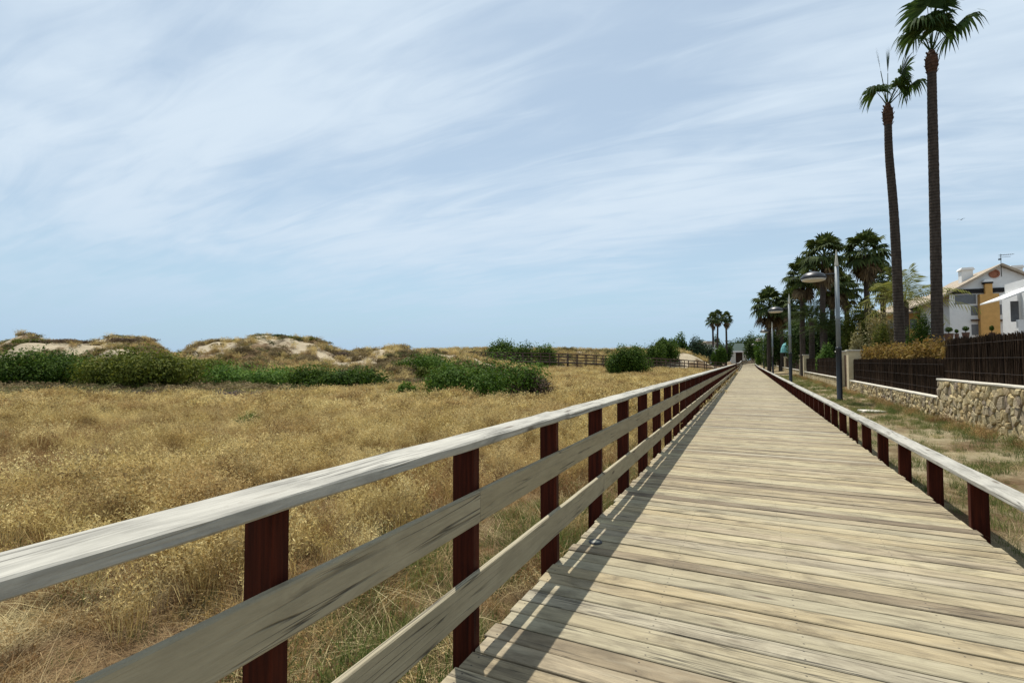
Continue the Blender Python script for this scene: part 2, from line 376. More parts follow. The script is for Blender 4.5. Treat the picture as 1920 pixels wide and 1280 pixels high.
# ------------------------------------------------------------------ ground sheet
def axis(fine0, fine1, step, far):
    a = list(np.arange(fine0, fine1 + 1e-6, step)); d = step; x = fine1
    while x < far: d *= 1.35; x += d; a.append(x)
    d = step; x = fine0; b = []
    while x > -far: d *= 1.35; x -= d; b.append(x)
    return np.array(b[::-1] + a)
gx = axis(-72, 12, 0.42, 9000); gy = axis(-6, 112, 0.5, 9000)
GX, GY = np.meshgrid(gx, gy)
GZ = height(GX, GY)
def sandmask(X, Y):
    X = np.asarray(X, float); Y = np.asarray(Y, float)
    u = X * cy_ + Y * sy_; v = -X * sy_ + Y * cy_
    e = 0.5
    slope = np.hypot(height(X + e, Y) - height(X - e, Y), height(X, Y + e) - height(X, Y - e)) / (2 * e)
    d = sst(v, 41, 50) * (0.55 * sst(fbm(X / 5, Y / 5, 31), 0.47, 0.66) + 0.62 * sst(slope, 0.16, 0.42) * sst(fbm(X / 3, Y / 3, 33), 0.40, 0.58))
    d = np.clip(d, 0, 1) * np.where(X < -3, 1, 0)
    d = np.maximum(d, sst(-X, 105, 130))
    d = np.maximum(d, 0.5 * np.exp(-(((X + 9.5) / 4.0) ** 2 + ((Y - 85) / 6.0) ** 2)))
    for (px_, v_, ru, rv, am_) in ((85, 50.5, 3.3, 6, 1), (190, 50.5, 2.8, 6, 1), (378, 50, 1.7, 6, .95), (5, 47, 1.6, 3, 1), (545, 53, 1.3, 4, .85), (578, 50, 1.0, 4, .8), (440, 56, 2.0, 1.5, .8), (130, 56, 6, 2.5, .9), (505, 56, 1.5, 1.5, .8)):
        u_ = (px_ - CX) / F_PX * v_
        d = np.maximum(d, am_ * np.exp(-(((u - u_) / ru) ** 2 + ((v - v_) / rv) ** 2) ** 1.5))
    strip = sst(X, 1.5, 1.9) * (1 - sst(X, 4.7, 5.0)) * (0.47 + 1.0 * (fbm(X / 1.2, Y / 1.2, 41) - 0.44))
    # a worn footpath through the dry grass
    pth = 0.55 * np.exp(-((X - (-13.0 - 0.30 * (Y - 9) + 0.8 * np.sin(Y / 3.0))) / 0.55) ** 2) * sst(Y, 3, 6) * (1 - sst(Y, 17, 22))
    return np.clip(np.maximum(np.maximum(d, strip), pth), 0, 1)
ny, nx = GX.shape
V = np.stack([GX, GY, GZ], -1).reshape(-1, 3)
ii = (np.arange(ny - 1)[:, None] * nx + np.arange(nx - 1)[None, :]).ravel()
Fq = np.stack([ii, ii + 1, ii + nx + 1, ii + nx], 1)
gm = mesh_np('ground', V, Fq, np.full(len(Fq), 4), M['ground'], smooth=True)
att = gm.attributes.new('sand', 'FLOAT', 'POINT'); att.data.foreach_set('value', sandmask(GX, GY).ravel().astype(np.float32))
att = gm.attributes.new('soil', 'FLOAT', 'POINT'); att.data.foreach_set('value', (GX.ravel() > 1.2).astype(np.float32))
link('ground', gm, kind='structure')
t = NT('sea_water'); nw = t.noise(t.pos(), 0.25, 6, 0.6); t.bump(nw, 0.3, 0.3)
M['sea'] = t.fin((0.02, 0.06, 0.09), 0.15, 0.5)
MB().add([(-9000, -9000, -3.0), (-140, -9000, -3.0), (-140, 9000, -3.0), (-9000, 9000, -3.0)], [(0, 1, 2, 3)]).build('sea', M['sea'], kind='structure')

# ------------------------------------------------------------------ the boardwalk
DL, DR = -1.265, 1.735
PITCH_B = 0.147
def path(tv):                       # centre offset, heading and level of the walkway at distance tv
    k = max(0.0, tv - 138.0)
    return 0.0036 * k * k, math.atan(0.0072 * k), 0.62 * float(sst(tv, 95, 170))
END_T = 176.0
deck = link('boardwalk', None, kind='structure', label='long straight boardwalk of pale weathered planks laid crosswise', category='boardwalk')
bvar = []
for k in range(6):
    rr = random.Random(100 + k); mb = MB()
    mb.plank((-1.5 + rr.uniform(-.012, .008), 0, -0.0175), (1.5 + rr.uniform(-.008, .012), rr.uniform(-.002, .002), -0.0175), 0.1345 + rr.uniform(-.004, .002), 0.035, 6, 0.0012, 0.004, rnd=rr)
    bvar.append(mb.me('board', M['deck']))
far = MB(); tb = -3.0; i = 0
while tb < END_T:
    ox, hd, oz = path(tb)
    if 1.4 < tb < 45.4:
        link('board', bvar[RND.randrange(6)], deck, (0.235 + ox + U(-.012, .012), tb + U(-.002, .002), oz + U(-.003, .003)), (U(-.008, .008), U(-.0006, .0006), U(-.0012, .0012) - hd + (math.pi if RND.random() < .5 else 0)))
    else:
        c = Vector((0.235 + ox, tb, oz - 0.0175 + U(-.002, .002))); dx = Vector((math.cos(hd), -math.sin(hd), 0)) * 1.5
        far.plank(c - dx, c + dx, 0.1345, 0.035, 1, 0, 0.003)
    tb += PITCH_B; i += 1
far.build('distant_boards', M['deck_far'], deck, kind='stuff')
for bx in (-1.16, -0.4, 0.5, 1.62):
    MB().plank((bx, -3.2, -0.12), (bx, 136, -0.12), 0.07, 0.16, 1).build('joist', M['beam'], deck)
# ring light let into the deck
t_l = thing('deck_light', 'small round dark metal deck light let into the planks in the railing shadow', 'deck light', (-1.12, 3.93, 0.0))
M['dark_metal'] = flat('dark_metal', (0.025, 0.027, 0.03), 0.45, spec=0.5)
M['frost'] = flat('clouded_lens', (0.33, 0.31, 0.25), 0.5)
MB().lathe([(0.036, -0.006), (0.036, 0.007), (0.040, 0.0105), (0.050, 0.009), (0.054, 0.0035), (0.054, -0.006)], 24).build('ring', M['dark_metal'], t_l, smooth=True)
MB().lathe([(0.0355, -0.004), (0.0355, 0.0045), (0.02, 0.0065)], 20).build('lens', M['frost'], t_l)

# ------------------------------------------------------------------ railing on the dune side
rl = thing('boardwalk_railing', 'tall silvery three-rail timber railing with red-brown posts along the dune side', 'railing', (DL, 0, -0.4))
def rbuild(mb, name, mat, parent, **k):
    o = mb.build(name, mat, parent, **k); o.matrix_parent_inverse = Matrix.Translation(-Vector(parent.location)); return o
PT0, PTS = 1.062, 1.2
pvar = []
for k in range(3):
    rr = random.Random(k); mb = MB(); mb.plank((0, 0, -0.75), (0, 0, 1.017), 0.125, 0.062, 3, 0.0012, 0.004, up=Vector((0, 1, 0)), rnd=rr); pvar.append(mb.me('post', M['post']))
GAP = (68.4, 71.8)
k = -4
while PT0 + PTS * k < END_T - 2:
    tp = PT0 + PTS * k
    if not (GAP[0] < tp < GAP[1]):
        ox, hd, oz = path(tp)
        o = link('post', pvar[k % 3], rl, (DL - 0.0625 + ox + U(-.003, .003), tp + U(-.01, .01), oz), (U(-.006, .006), U(-.006, .006), -hd + U(-.02, .02)))
        o.matrix_parent_inverse = Matrix.Translation(-Vector(rl.location))
    k += 1
def rails(name, xc, zc_, w_, h_, first, step, mat, parent, t_end, xo=0.006, zo=0.004, gap=None, ch=0.006, jit=0.0022):
    tv = first
    while tv < t_end:
        t1 = min(tv + step, t_end)
        if tv > 130: t1 = min(tv + 2.4, t_end)
        if gap and not (t1 < gap[0] or tv > gap[1]):
            tv = t1; continue
        a = path(tv); b = path(t1); dxo, dzo = U(-xo, xo), U(-zo, zo)
        if name == 'top_rail' and abs(tv - first) < 0.01: dxo, dzo = 0.004, 0.007
        mb = MB()
        n = max(1, min(16, int((t1 - tv) / 0.3))) if tv < 14 else 1
        L = (t1 - tv)
        mb.plank((0, -L / 2 + 0.002, (a[2] - b[2]) / 2), (0, L / 2 - 0.002, (b[2] - a[2]) / 2), w_, h_, n, jit if n > 1 else 0, ch)
        o = mb.build(name, mat, parent, loc=(xc + dxo + (a[0] + b[0]) / 2, (tv + t1) / 2, zc_ + dzo + (a[2] + b[2]) / 2), rot=(0, 0, -math.atan2(b[0] - a[0], L)))
        o.matrix_parent_inverse = Matrix.Translation(-Vector(parent.location))
        tv = t1
rails('top_rail', -1.281, 1.0395, 0.182, 0.042, PT0 + PTS * 2 + 0.03 - 4.8, 4.8, M['rail'], rl, END_T - 3, 0.005, 0.003, GAP, 0.007, 0.0028)
rails('middle_rail', DL + 0.0165, 0.712, 0.031, 0.160, PT0 + PTS * 1 - 0.03 - 4.8, 4.8, M['rail_low'], rl, END_T - 3, 0.001, 0.003, GAP, 0.005, 0.0012)
rails('lower_rail', DL + 0.0165, 0.305, 0.031, 0.170, PT0 + PTS * 1 - 0.03 - 2.4, 4.8, M['rail_low'], rl, END_T - 3, 0.001, 0.003, GAP, 0.005, 0.0012)

# ------------------------------------------------------------------ low railing on the wall side, in sections
pv2 = []
for k in range(3):
    rr = random.Random(20 + k); mb = MB(); mb.plank((0, 0, -0.45), (0, 0, 0.389), 0.125, 0.065, 2, 0.0012, 0.004, up=Vector((0, 1, 0)), rnd=rr); pv2.append(mb.me('post', M['post']))
secs = [(0.1, 24.2, 'low timber rail on short red-brown posts between the planks and the rubble wall'),
        (24.6, 45.0, 'far stretch of low timber rail beginning at the second street lamp'),
        (45.5, 136.0, 'farthest low timber rail running on to the kiosk')]
for si, (a, b, lab) in enumerate(secs):
    rr_ = thing('low_railing', lab, 'railing', (DR, a, -0.2), group=None)
    tp = (5.68 - 1.12 * 4) if si == 0 else a + 0.15
    while tp < b:
        o = link('post', pv2[RND.randrange(3)], rr_, (DR + 0.066 + U(-.003, .003), tp, path(tp)[2]), (U(-.008, .008), U(-.008, .008), U(-.02, .02)))
        o.matrix_parent_inverse = Matrix.Translation(-Vector(rr_.location)); tp += 1.12
    rails('top_rail', DR + 0.085, 0.41, 0.185, 0.042, a, 4.48, M['rail'], rr_, b, 0.004, 0.002)

# ------------------------------------------------------------------ branch walkway climbing to the dunes
bp = [(-1.35, 70.1, 0.0)] + [tuple(W(u, v, z)) for (u, v, z) in ((24, 65.3, 0.35), (16, 65.6, 0.85), (6, 66.0, 1.30), (-4, 67.0, 1.5), (-8.5, 70.0, 1.7), (-12, 76, 1.9))]
def bpath(n):
    pts = [Vector(p) for p in bp]; out = []
    for i in range(len(pts) - 1):
        p0, p1, p2, p3 = pts[max(i - 1, 0)], pts[i], pts[i + 1], pts[min(i + 2, len(pts) - 1)]
        for j in range(n):
            s = j / n
            out.append(0.5 * ((2 * p1) + (p2 - p0) * s + (2 * p0 - 5 * p1 + 4 * p2 - p3) * s * s + (3 * p1 - p0 - 3 * p2 + p3) * s ** 3))
    out.append(pts[-1])
    res = [out[0]]; acc = 0                     # resample evenly
    for i in range(1, len(out)):
        seg = out[i] - out[i - 1]; L = seg.length; d = 0
        while acc + (L - d) >= 0.15:
            d += 0.15 - acc; acc = 0; res.append(out[i - 1] + seg * (d / L))
        acc += L - d
    for p in res[3:]:
        p.z = max(p.z, hg(p.x, p.y) + 0.22)
    for _ in range(10):
        zz = [p.z for p in res]
        for i in range(1, len(res) - 1): res[i].z = max((zz[i - 1] + zz[i] + zz[i + 1]) / 3, zz[i] - 0.01)
    return res
BP = bpath(40)
mb = MB(); sides = ([], [])
for i in range(len(BP) - 1):
    d = (BP[i + 1] - BP[max(i - 1, 0)]); d.z = 0; d.normalize(); s = Vector((d.y, -d.x, 0))
    mb.plank(BP[i] - s * 0.95, BP[i] + s * 0.95, 0.14, 0.04, 1, 0, 0.003)
    if i % 8 == 0:
        sides[0].append(BP[i] + s * 1.0); sides[1].append(BP[i] - s * 1.0)
mb.build('branch_boardwalk', M['branch_deck'], kind='structure')
lab2 = ('dark brown branch railing along the far side of the sloping dune walkway', 'dark brown branch railing along the field side of the sloping dune walkway')
for sd, lab in zip(sides, lab2):
    r_ = thing('branch_railing', lab, 'railing', (sd[1].x, sd[1].y, hg(sd[1].x, sd[1].y)))
    for i, p in enumerate(sd[1:], 1):
        g0 = hg(p.x, p.y)
        o = MB().plank((0, 0, min(g0 - p.z, -0.1) - 0.2), (0, 0, 1.05), 0.10, 0.12, 1, up=Vector((0, 1, 0))).build('post', M['branch_wood'], r_, loc=p)
        o.matrix_parent_inverse = Matrix.Translation(-Vector(r_.location))
        if i + 1 < len(sd):
            q = sd[i + 1]; c = (p + q) / 2
            for nm, zz, hh in (('top_rail', 1.07, 0.09), ('middle_rail', 0.66, 0.12), ('lower_rail', 0.28, 0.12), ('skirt_board', -0.08, 0.16)):
                o = MB().plank(p - c, q - c, 0.06 if zz < 1 else 0.16, hh, 1).build(nm, M['branch_wood'], r_, loc=c + Vector((0, 0, zz)))
                o.matrix_parent_inverse = Matrix.Translation(-Vector(r_.location))

# ------------------------------------------------------------------ dry grass, weeds and dune scrub (uncountable)
def grass_mat(name, stops, trans=0.35, patch=None):
    t = NT(name)
    f = t.math('ADD', t.math('MULTIPLY', t.isl(), 0.32), t.math('MULTIPLY', t.rnd(), 0.68))
    c = t.ramp(f, stops)
    if patch:
        n = t.noise(t.pos(), patch[0], 4, 0.6)
        c = t.mix(t.rng(n, 0.42, 0.64, 0, patch[2]), c, patch[1])
        n = t.noise(t.pos(), 2.3, 3, 0.65)
        c = t.mix(t.rng(n, 0.47, 0.68, 0, 0.85), c, tuple(x * 0.32 for x in patch[1]))
        n = t.noise(t.pos(), 1.1, 4, 0.65)
        c = t.mix(t.rng(n, 0.52, 0.72, 0, 0.55), c, tuple(min(1, x * 1.15) for x in stops[-1][1]))
    t.fin(c, 0.75, 0.1)
    tr = t.n('ShaderNodeBsdfTranslucent', {'Color': c})
    ms = t.n('ShaderNodeMixShader', {0: trans, 1: t.b.outputs[0], 2: tr.outputs[0]})
    t.t.links.new(ms.outputs[0], t.o.inputs[0]); return t.m
G = {}
G['oat'] = grass_mat('dry_oat', [(0.08, (0.19, 0.118, 0.036)), (0.45, (0.52, 0.395, 0.14)), (0.9, (0.86, 0.72, 0.35))], 0.4, (0.45, (0.40, 0.24, 0.11), 0.5))
G['brown'] = grass_mat('brown_grass', [(0.08, (0.13, 0.07, 0.028)), (0.5, (0.35, 0.225, 0.085)), (0.92, (0.60, 0.44, 0.20))], 0.35, (0.6, (0.33, 0.17, 0.085), 0.5))
G['mat'] = grass_mat('straw_mat', [(0.08, (0.10, 0.068, 0.03)), (0.5, (0.37, 0.285, 0.125)), (0.92, (0.66, 0.56, 0.31))], 0.25, (0.8, (0.27, 0.155, 0.08), 0.6))
G['green'] = grass_mat('green_weed', [(0.05, (0.05, 0.085, 0.02)), (0.5, (0.13, 0.17, 0.045)), (0.95, (0.30, 0.29, 0.10))], 0.35)
G['scrub'] = grass_mat('dune_scrub', [(0.05, (0.08, 0.062, 0.032)), (0.4, (0.17, 0.125, 0.06)), (0.7, (0.24, 0.185, 0.09)), (0.95, (0.33, 0.26, 0.14))], 0.25)
G['olive'] = grass_mat('olive_scrub', [(0.05, (0.05, 0.06, 0.022)), (0.5, (0.11, 0.115, 0.042)), (0.95, (0.21, 0.20, 0.085))], 0.25)
G['violet'] = grass_mat('grey_violet_scrub', [(0.05, (0.06, 0.048, 0.05)), (0.5, (0.13, 0.10, 0.10)), (0.95, (0.21, 0.17, 0.16))], 0.2)

def blades(rng, n, rad, h0, h1, wid, lean, bend=0.3, flatn=0.0):
    a = rng.uniform(0, 2 * np.pi, n); r = rad * np.sqrt(rng.uniform(0, 1, n))
    B = np.stack([r * np.cos(a), r * np.sin(a), np.full(n, -0.02)], 1)
    az = rng.uniform(0, 2 * np.pi, n); h = rng.uniform(h0, h1, n); ln = np.abs(rng.normal(0, lean, n)) + flatn
    d = np.stack([np.cos(az) * np.sin(ln), np.sin(az) * np.sin(ln), np.cos(ln)], 1)
    out = np.stack([np.cos(az), np.sin(az), np.zeros(n)], 1)
    mid = B + d * (h * 0.55)[:, None]; tip = B + d * h[:, None] + out * (h * bend * rng.uniform(0.2, 1, n))[:, None] - np.array([0, 0, 1]) * (h * bend * 0.3)[:, None]
    sa = rng.uniform(0, 2 * np.pi, n); S = np.stack([np.cos(sa), np.sin(sa), np.zeros(n)], 1) * (wid * rng.uniform(0.6, 1.3, n))[:, None] * 0.5
    V = np.stack([B - S, B + S, mid + S * 0.8, mid - S * 0.8, tip], 1)
    i = np.arange(n)[:, None] * 5
    return V.reshape(-1, 3), i + np.array([[0, 1, 2, 3]]), i + np.array([[3, 2, 4]]), tip, mid
def proto(name, mat, seed, n, rad, h0, h1, wid, lean, bend=0.3, flatn=0.0, heads=0, hs=0.012):
    rng = np.random.default_rng(seed)
    V, q, t3, tip, mid = blades(rng, n, rad, h0, h1, wid, lean, bend, flatn)
    ff = np.concatenate([q.ravel(), t3.ravel()]); sz = np.concatenate([np.full(n, 4), np.full(n, 3)])
    if heads:
        k = heads; f = rng.uniform(0.25, 1.05, (n, k)); C = (mid[:, None] * (1 - f[..., None]) + tip[:, None] * f[..., None]).reshape(-1, 3) + rng.normal(0, hs * 1.1, (n * k, 3))
        m = n * k; A = rng.normal(size=(m, 3)); A[:, 2] -= 0.8; A /= np.linalg.norm(A, axis=1, keepdims=True)
        Bv = np.cross(A, rng.normal(size=(m, 3))); Bv /= np.linalg.norm(Bv, axis=1, keepdims=True); s = hs * rng.uniform(0.6, 1.4, (m, 1))
        HV = np.stack([C - A * s, C + Bv * s * 0.36, C + A * s, C - Bv * s * 0.36], 1).reshape(-1, 3)
        ff = np.concatenate([ff, np.arange(4 * m) + len(V)]); sz = np.concatenate([sz, np.full(m, 4)]); V = np.concatenate([V, HV])
    return mesh_np(name, V, ff, sz, mat)
def scrub_proto(name, mat, seed, n, leaf, hgt=0.8):
    rng = np.random.default_rng(seed)
    k = 5; lc = rng.normal(0, 0.34, (k, 3)); lc[:, 2] = rng.uniform(0.1, 0.35, k); lr = rng.uniform(0.35, 0.6, k)
    j = rng.integers(0, k, n); D = rng.normal(size=(n, 3)); D[:, 2] = np.abs(D[:, 2]); D /= np.linalg.norm(D, axis=1, keepdims=True)
    C = lc[j] + D * (lr[j] * rng.uniform(0.55, 1.08, n))[:, None]; C[:, 2] *= hgt
    return leaf_mesh(name, C, D + rng.normal(0, 0.7, (n, 3)), leaf * rng.uniform(0.5, 1.3, n), 0.4, mat, rng)

def scatter(name, label, cat, protos, X, Y, scale, tilt=0.12, zoff=0.0, zs=None):
    X = np.asarray(X); Y = np.asarray(Y); n = len(X); Z = height(X, Y) + zoff
    me = bpy.data.meshes.new(name); me.vertices.add(n); me.vertices.foreach_set('co', np.stack([X, Y, Z], 1).astype(np.float32).ravel())
    rot = np.stack([RG.normal(0, tilt, n), RG.normal(0, tilt, n), RG.uniform(0, 6.28, n)], 1).astype(np.float32)
    sc = np.repeat(np.asarray(scale, np.float32).reshape(-1, 1), 3, 1)
    if zs is not None: sc[:, 2] *= zs
    for nm, ty, dat in (('rot', 'FLOAT_VECTOR', rot), ('scl', 'FLOAT_VECTOR', sc)):
        a = me.attributes.new(nm, ty, 'POINT'); a.data.foreach_set('vector', dat.ravel())
    a = me.attributes.new('pick', 'INT', 'POINT'); a.data.foreach_set('value', RG.integers(0, len(protos), n).astype(np.int32))
    col = bpy.data.collections.new(name + '_kinds')
    for i, pm in enumerate(protos): col.objects.link(bpy.data.objects.new(name + '_clump', pm))
    g = bpy.data.node_groups.new(name, 'GeometryNodeTree')
    g.interface.new_socket('Geometry', in_out='INPUT', socket_type='NodeSocketGeometry'); g.interface.new_socket('Geometry', in_out='OUTPUT', socket_type='NodeSocketGeometry')
    gi = g.nodes.new('NodeGroupInput'); go = g.nodes.new('NodeGroupOutput')
    ip = g.nodes.new('GeometryNodeInstanceOnPoints'); ci = g.nodes.new('GeometryNodeCollectionInfo')
    ci.inputs['Collection'].default_value = col; ci.inputs['Separate Children'].default_value = True; ci.inputs['Reset Children'].default_value = True
    ip.inputs['Pick Instance'].default_value = True
    def na(nm, ty):
        x = g.nodes.new('GeometryNodeInputNamedAttribute'); x.data_type = ty; x.inputs['Name'].default_value = nm; return [o for o in x.outputs if o.enabled][0]
    L = g.links.new
    L(gi.outputs[0], ip.inputs['Points']); L(ci.outputs[0], ip.inputs['Instance']); L(na('pick', 'INT'), ip.inputs['Instance Index'])
    L(na('rot', 'FLOAT_VECTOR'), ip.inputs['Rotation']); L(na('scl', 'FLOAT_VECTOR'), ip.inputs['Scale']); L(ip.outputs[0], go.inputs[0])
    o = link(name, me, kind='stuff', label=label, category=cat)
    md = o.modifiers.new('scatter', 'NODES'); md.node_group = g
    return o

def cand(n, u0, u1, v0, v1, amin=-1.5, amax=0.6):
    u = RG.uniform(u0, u1, n); v = RG.uniform(v0, v1, n)
    X = u * cy_ - v * sy_; Y = u * sy_ + v * cy_
    k = (u > amin * v - 2.0) & (u < amax * v + 2)
    return X[k], Y[k], u[k], v[k]
# bushes in the field, used to keep grass off them: (px, depth, rx, ry)
def field(density, v0, v1, xmax=-1.44):
    area = (1.5 * v1 + 2 + 0.6 * v1 + 2) * (v1 - v0)
    X, Y, u, v = cand(int(area * density), -1.5 * v1 - 2, 0.6 * v1 + 2, v0, v1)
    k = (X < xmax); return X[k], Y[k], u[k], v[k]
oatN = [proto('oat_clump', G['oat'], 40 + i, 24, 0.11, 0.34, 0.62, 0.0048, 0.20, 0.35, heads=8, hs=0.0145) for i in range(4)]
brnN = [proto('brown_clump', G['brown'], 50 + i, 50, 0.15, 0.12, 0.32, 0.0052, 0.45, 0.4, heads=3, hs=0.012) for i in range(4)]
matN = [proto('straw_clump', G['mat'], 60 + i, 64, 0.26, 0.14, 0.50, 0.0042, 0.28, 0.2, flatn=1.02) for i in range(4)]
grnN = [proto('weed_clump', G['green'], 70 + i, 44, 0.15, 0.10, 0.30, 0.006, 0.45, 0.4) for i in range(3)]
oatF = [proto('oat_far', G['oat'], 80 + i, 40, 0.24, 0.28, 0.62, 0.011, 0.22, 0.35, heads=8, hs=0.026) for i in range(4)]
brnF = [proto('brown_far', G['brown'], 90 + i, 70, 0.30, 0.12, 0.36, 0.012, 0.45, 0.4, heads=4, hs=0.024) for i in range(4)]

acc = {k: ([], [], []) for k in ('oatN', 'brnN', 'matN', 'grnN', 'oatF', 'brnF')}
def put(k, X, Y, s): acc[k][0].append(X); acc[k][1].append(Y); acc[k][2].append(s)
def keep(X, Y):
    bare = 1 - 0.62 * sst(fbm(X / 1.7, Y / 1.7, 141), 0.53, 0.68)
    return (RG.uniform(size=len(X)) > sandmask(X, Y) * 0.93) & (RG.uniform(size=len(X)) < bare)
# near field
X, Y, u, v = field(85, 0.2, 6.5); k = keep(X, Y); X, Y, u, v = X[k], Y[k], u[k], v[k]
n = fbm(X / 2.2, Y / 2.2, 51); nn = fbm(X / 0.8, Y / 0.8, 52); r = RG.uniform(size=len(X))
closeness = 1 - sst(-X, 1.5, 4.2)
tall = sst(v + 2.2 * (n - 0.5) * 2, 3.8, 5.6) * sst(-X, 2.6, 4.4)
isg = r < (0.85 * closeness * sst(nn, 0.36, 0.55) + 0.05)
iso = ~isg & (RG.uniform(size=len(X)) < tall * 0.5)
ism = ~isg & ~iso & (RG.uniform(size=len(X)) < 0.72 - 0.3 * tall)
isb = ~isg & ~iso & ~ism
for key, m, a, b in (('grnN', isg, 0.45, 0.95), ('oatN', iso, 0.7, 1.1), ('matN', ism, 0.6, 1.15), ('brnN', isb, 0.5, 0.95)):
    put(key, X[m], Y[m], RG.uniform(a, b, m.sum()) * (0.55 + 0.9 * vn(X[m] / 0.55, Y[m] / 0.55, 7)))
# middle field
X, Y, u, v = field(50, 6.5, 15); k = keep(X, Y); X, Y, u, v = X[k], Y[k], u[k], v[k]
n = fbm(X / 3.0, Y / 3.0, 51); r = RG.uniform(size=len(X)); close = 1 - sst(-X, 1.5, 3.4)
isg = r < 0.5 * close * sst(fbm(X, Y, 53), 0.40, 0.6) + 0.012
iso = ~isg & (RG.uniform(size=len(X)) < 0.12 + 0.66 * sst(n, 0.42, 0.60)) & (RG.uniform(size=len(X)) > close * 0.8)
ism = ~isg & ~iso & (RG.uniform(size=len(X)) < 0.18 + 0.5 * close); isb = ~isg & ~iso & ~ism
for key, m, a, b in (('grnN', isg, 0.6, 1.2), ('oatN', iso, 0.65, 1.1), ('matN', ism, 0.8, 1.3), ('brnN', isb, 0.7, 1.25)):
    put(key, X[m], Y[m], RG.uniform(a, b, m.sum()) * (0.55 + 0.9 * vn(X[m] / 0.55, Y[m] / 0.55, 7)))
# far field
X, Y, u, v = field(15, 15, 66); hh = height(X, Y)
k = keep(X, Y) & ((v < 22.3 + 12 * sst(u, -10.5, -4.5) + 2.2 * (fbm(u / 4, v / 4, 77) - 0.5)) | ((u > 0.0) & (hh < 1.2))); X, Y, u, v = X[k], Y[k], u[k], v[k]
n = fbm(X / 4.5, Y / 4.5, 51); gold = 0.15 + 0.8 * sst(n + 0.22 * sst(u, -2, 12), 0.40, 0.62)
iso = RG.uniform(size=len(X)) < gold; isb = ~iso
put('oatF', X[iso], Y[iso], RG.uniform(0.7, 1.2, iso.sum()) * (0.5 + 1.0 * vn(X[iso] / 1.1, Y[iso] / 1.1, 7))); put('brnF', X[isb], Y[isb], RG.uniform(0.7, 1.2, isb.sum()) * (0.5 + 0.9 * vn(X[isb] / 1.1, Y[isb] / 1.1, 7)))
# gardens behind and far right margins get little: dry tufts on the strip beside the low rail
X = RG.uniform(1.95, 4.5, 9500); Y = RG.uniform(1.5, 60, 9500); n = fbm(X / 0.9, Y / 0.9, 91)
k = RG.uniform(size=len(X)) < (0.20 + 0.9 * sst(n, 0.40, 0.56)) * (0.5 + 0.5 * sst(X, 2.4, 4.0)); X, Y = X[k], Y[k]
isg = RG.uniform(size=len(X)) < 0.72
put('grnN', X[isg], Y[isg], RG.uniform(0.25, 0.8, isg.sum())); put('matN', X[~isg], Y[~isg], RG.uniform(0.3, 0.8, (~isg).sum()))
X = RG.uniform(4.15, 4.58, 900); Y = RG.uniform(6, 60, 900); k = RG.uniform(size=900) < 0.3 + 0.6 * sst(fbm(X, Y / 1.3, 95), 0.42, 0.6); X, Y = X[k], Y[k]
isg = RG.uniform(size=len(X)) < 0.5
put('grnN', X[isg], Y[isg], RG.uniform(0.5, 1.15, isg.sum())); put('brnN', X[~isg], Y[~isg], RG.uniform(0.5, 1.1, (~isg).sum()))
for key, pr, nm, lab in (('oatN', oatN, 'dry_oat_grass', 'tall golden dry grass with seed heads in the field'), ('brnN', brnN, 'brown_grass', 'short red-brown withered grass in the field'),
                         ('matN', matN, 'matted_straw_grass', 'flattened pale straw grass beside the railing'), ('grnN', grnN, 'green_weed_grass', 'low green weeds growing beside the boardwalk and the wall'),
                         ('oatF', oatF, 'golden_meadow_grass', 'golden dry grass covering the middle of the field'), ('brnF', brnF, 'brown_meadow_grass', 'brown dry grass covering the middle of the field')):
    X, Y, s = [np.concatenate(a) for a in acc[key]]
    scatter(nm, lab, 'grass', pr, X, Y, s)
# dunes: scrub, marram and brush
def dunes(density, v0, v1, seed, a, b, vmin=23.5):
    X, Y, u, v = field(density, v0, v1, -4.5); h = height(X, Y)
    vv = v + 5 * (fbm(u / 5, v / 5, seed) - 0.5)
    k = (RG.uniform(size=len(X)) > sandmask(X, Y) * 1.25) & (vv > vmin + 11 * sst(u, -10.5, -4.5)) & ((h > 0.35) | (u < 0)) & (RG.uniform(size=len(X)) < sst(fbm(X / 2.5, Y / 2.5, seed + 1), a, b))
    return X[k], Y[k]
sc1 = [scrub_proto('scrub_clump', G['scrub'], 200 + i, 300, 0.085) for i in range(4)]
sc2 = [scrub_proto('olive_clump', G['olive'], 210 + i, 320, 0.075) for i in range(4)]
sc3 = [scrub_proto('violet_clump', G['violet'], 220 + i, 340, 0.06, 0.7) for i in range(3)]
X, Y = dunes(2.8, 22, 70, 61, 0.30, 0.58); scatter('dune_scrub', 'brown dry scrub covering the dune slopes', 'scrub', sc1, X, Y, RG.uniform(0.28, 0.95, len(X)))
X, Y = dunes(1.4, 22, 70, 64, 0.42, 0.60); scatter('olive_dune_scrub', 'olive green low scrub dotted over the dunes', 'scrub', sc2, X, Y, RG.uniform(0.25, 0.85, len(X)))
X, Y = dunes(3.6, 36, 72, 68, 0.30, 0.6, 37); scatter('marram_grass', 'dry tufts of marram grass on the dunes', 'grass', oatF, X, Y, RG.uniform(0.7, 1.5, len(X)))
X, Y = dunes(1.5, 84, 122, 71, 0.28, 0.5); scatter('back_dune_scrub', 'brown and straw coloured scrub on the ridge behind the branch walkway', 'scrub', sc1 + sc2, X, Y, RG.uniform(0.5, 1.5, len(X)))
X, Y = dunes(2.2, 84, 122, 74, 0.28, 0.5); scatter('back_marram_grass', 'pale marram grass on the ridge behind the branch walkway', 'grass', oatF, X, Y, RG.uniform(1.2, 2.2, len(X)))
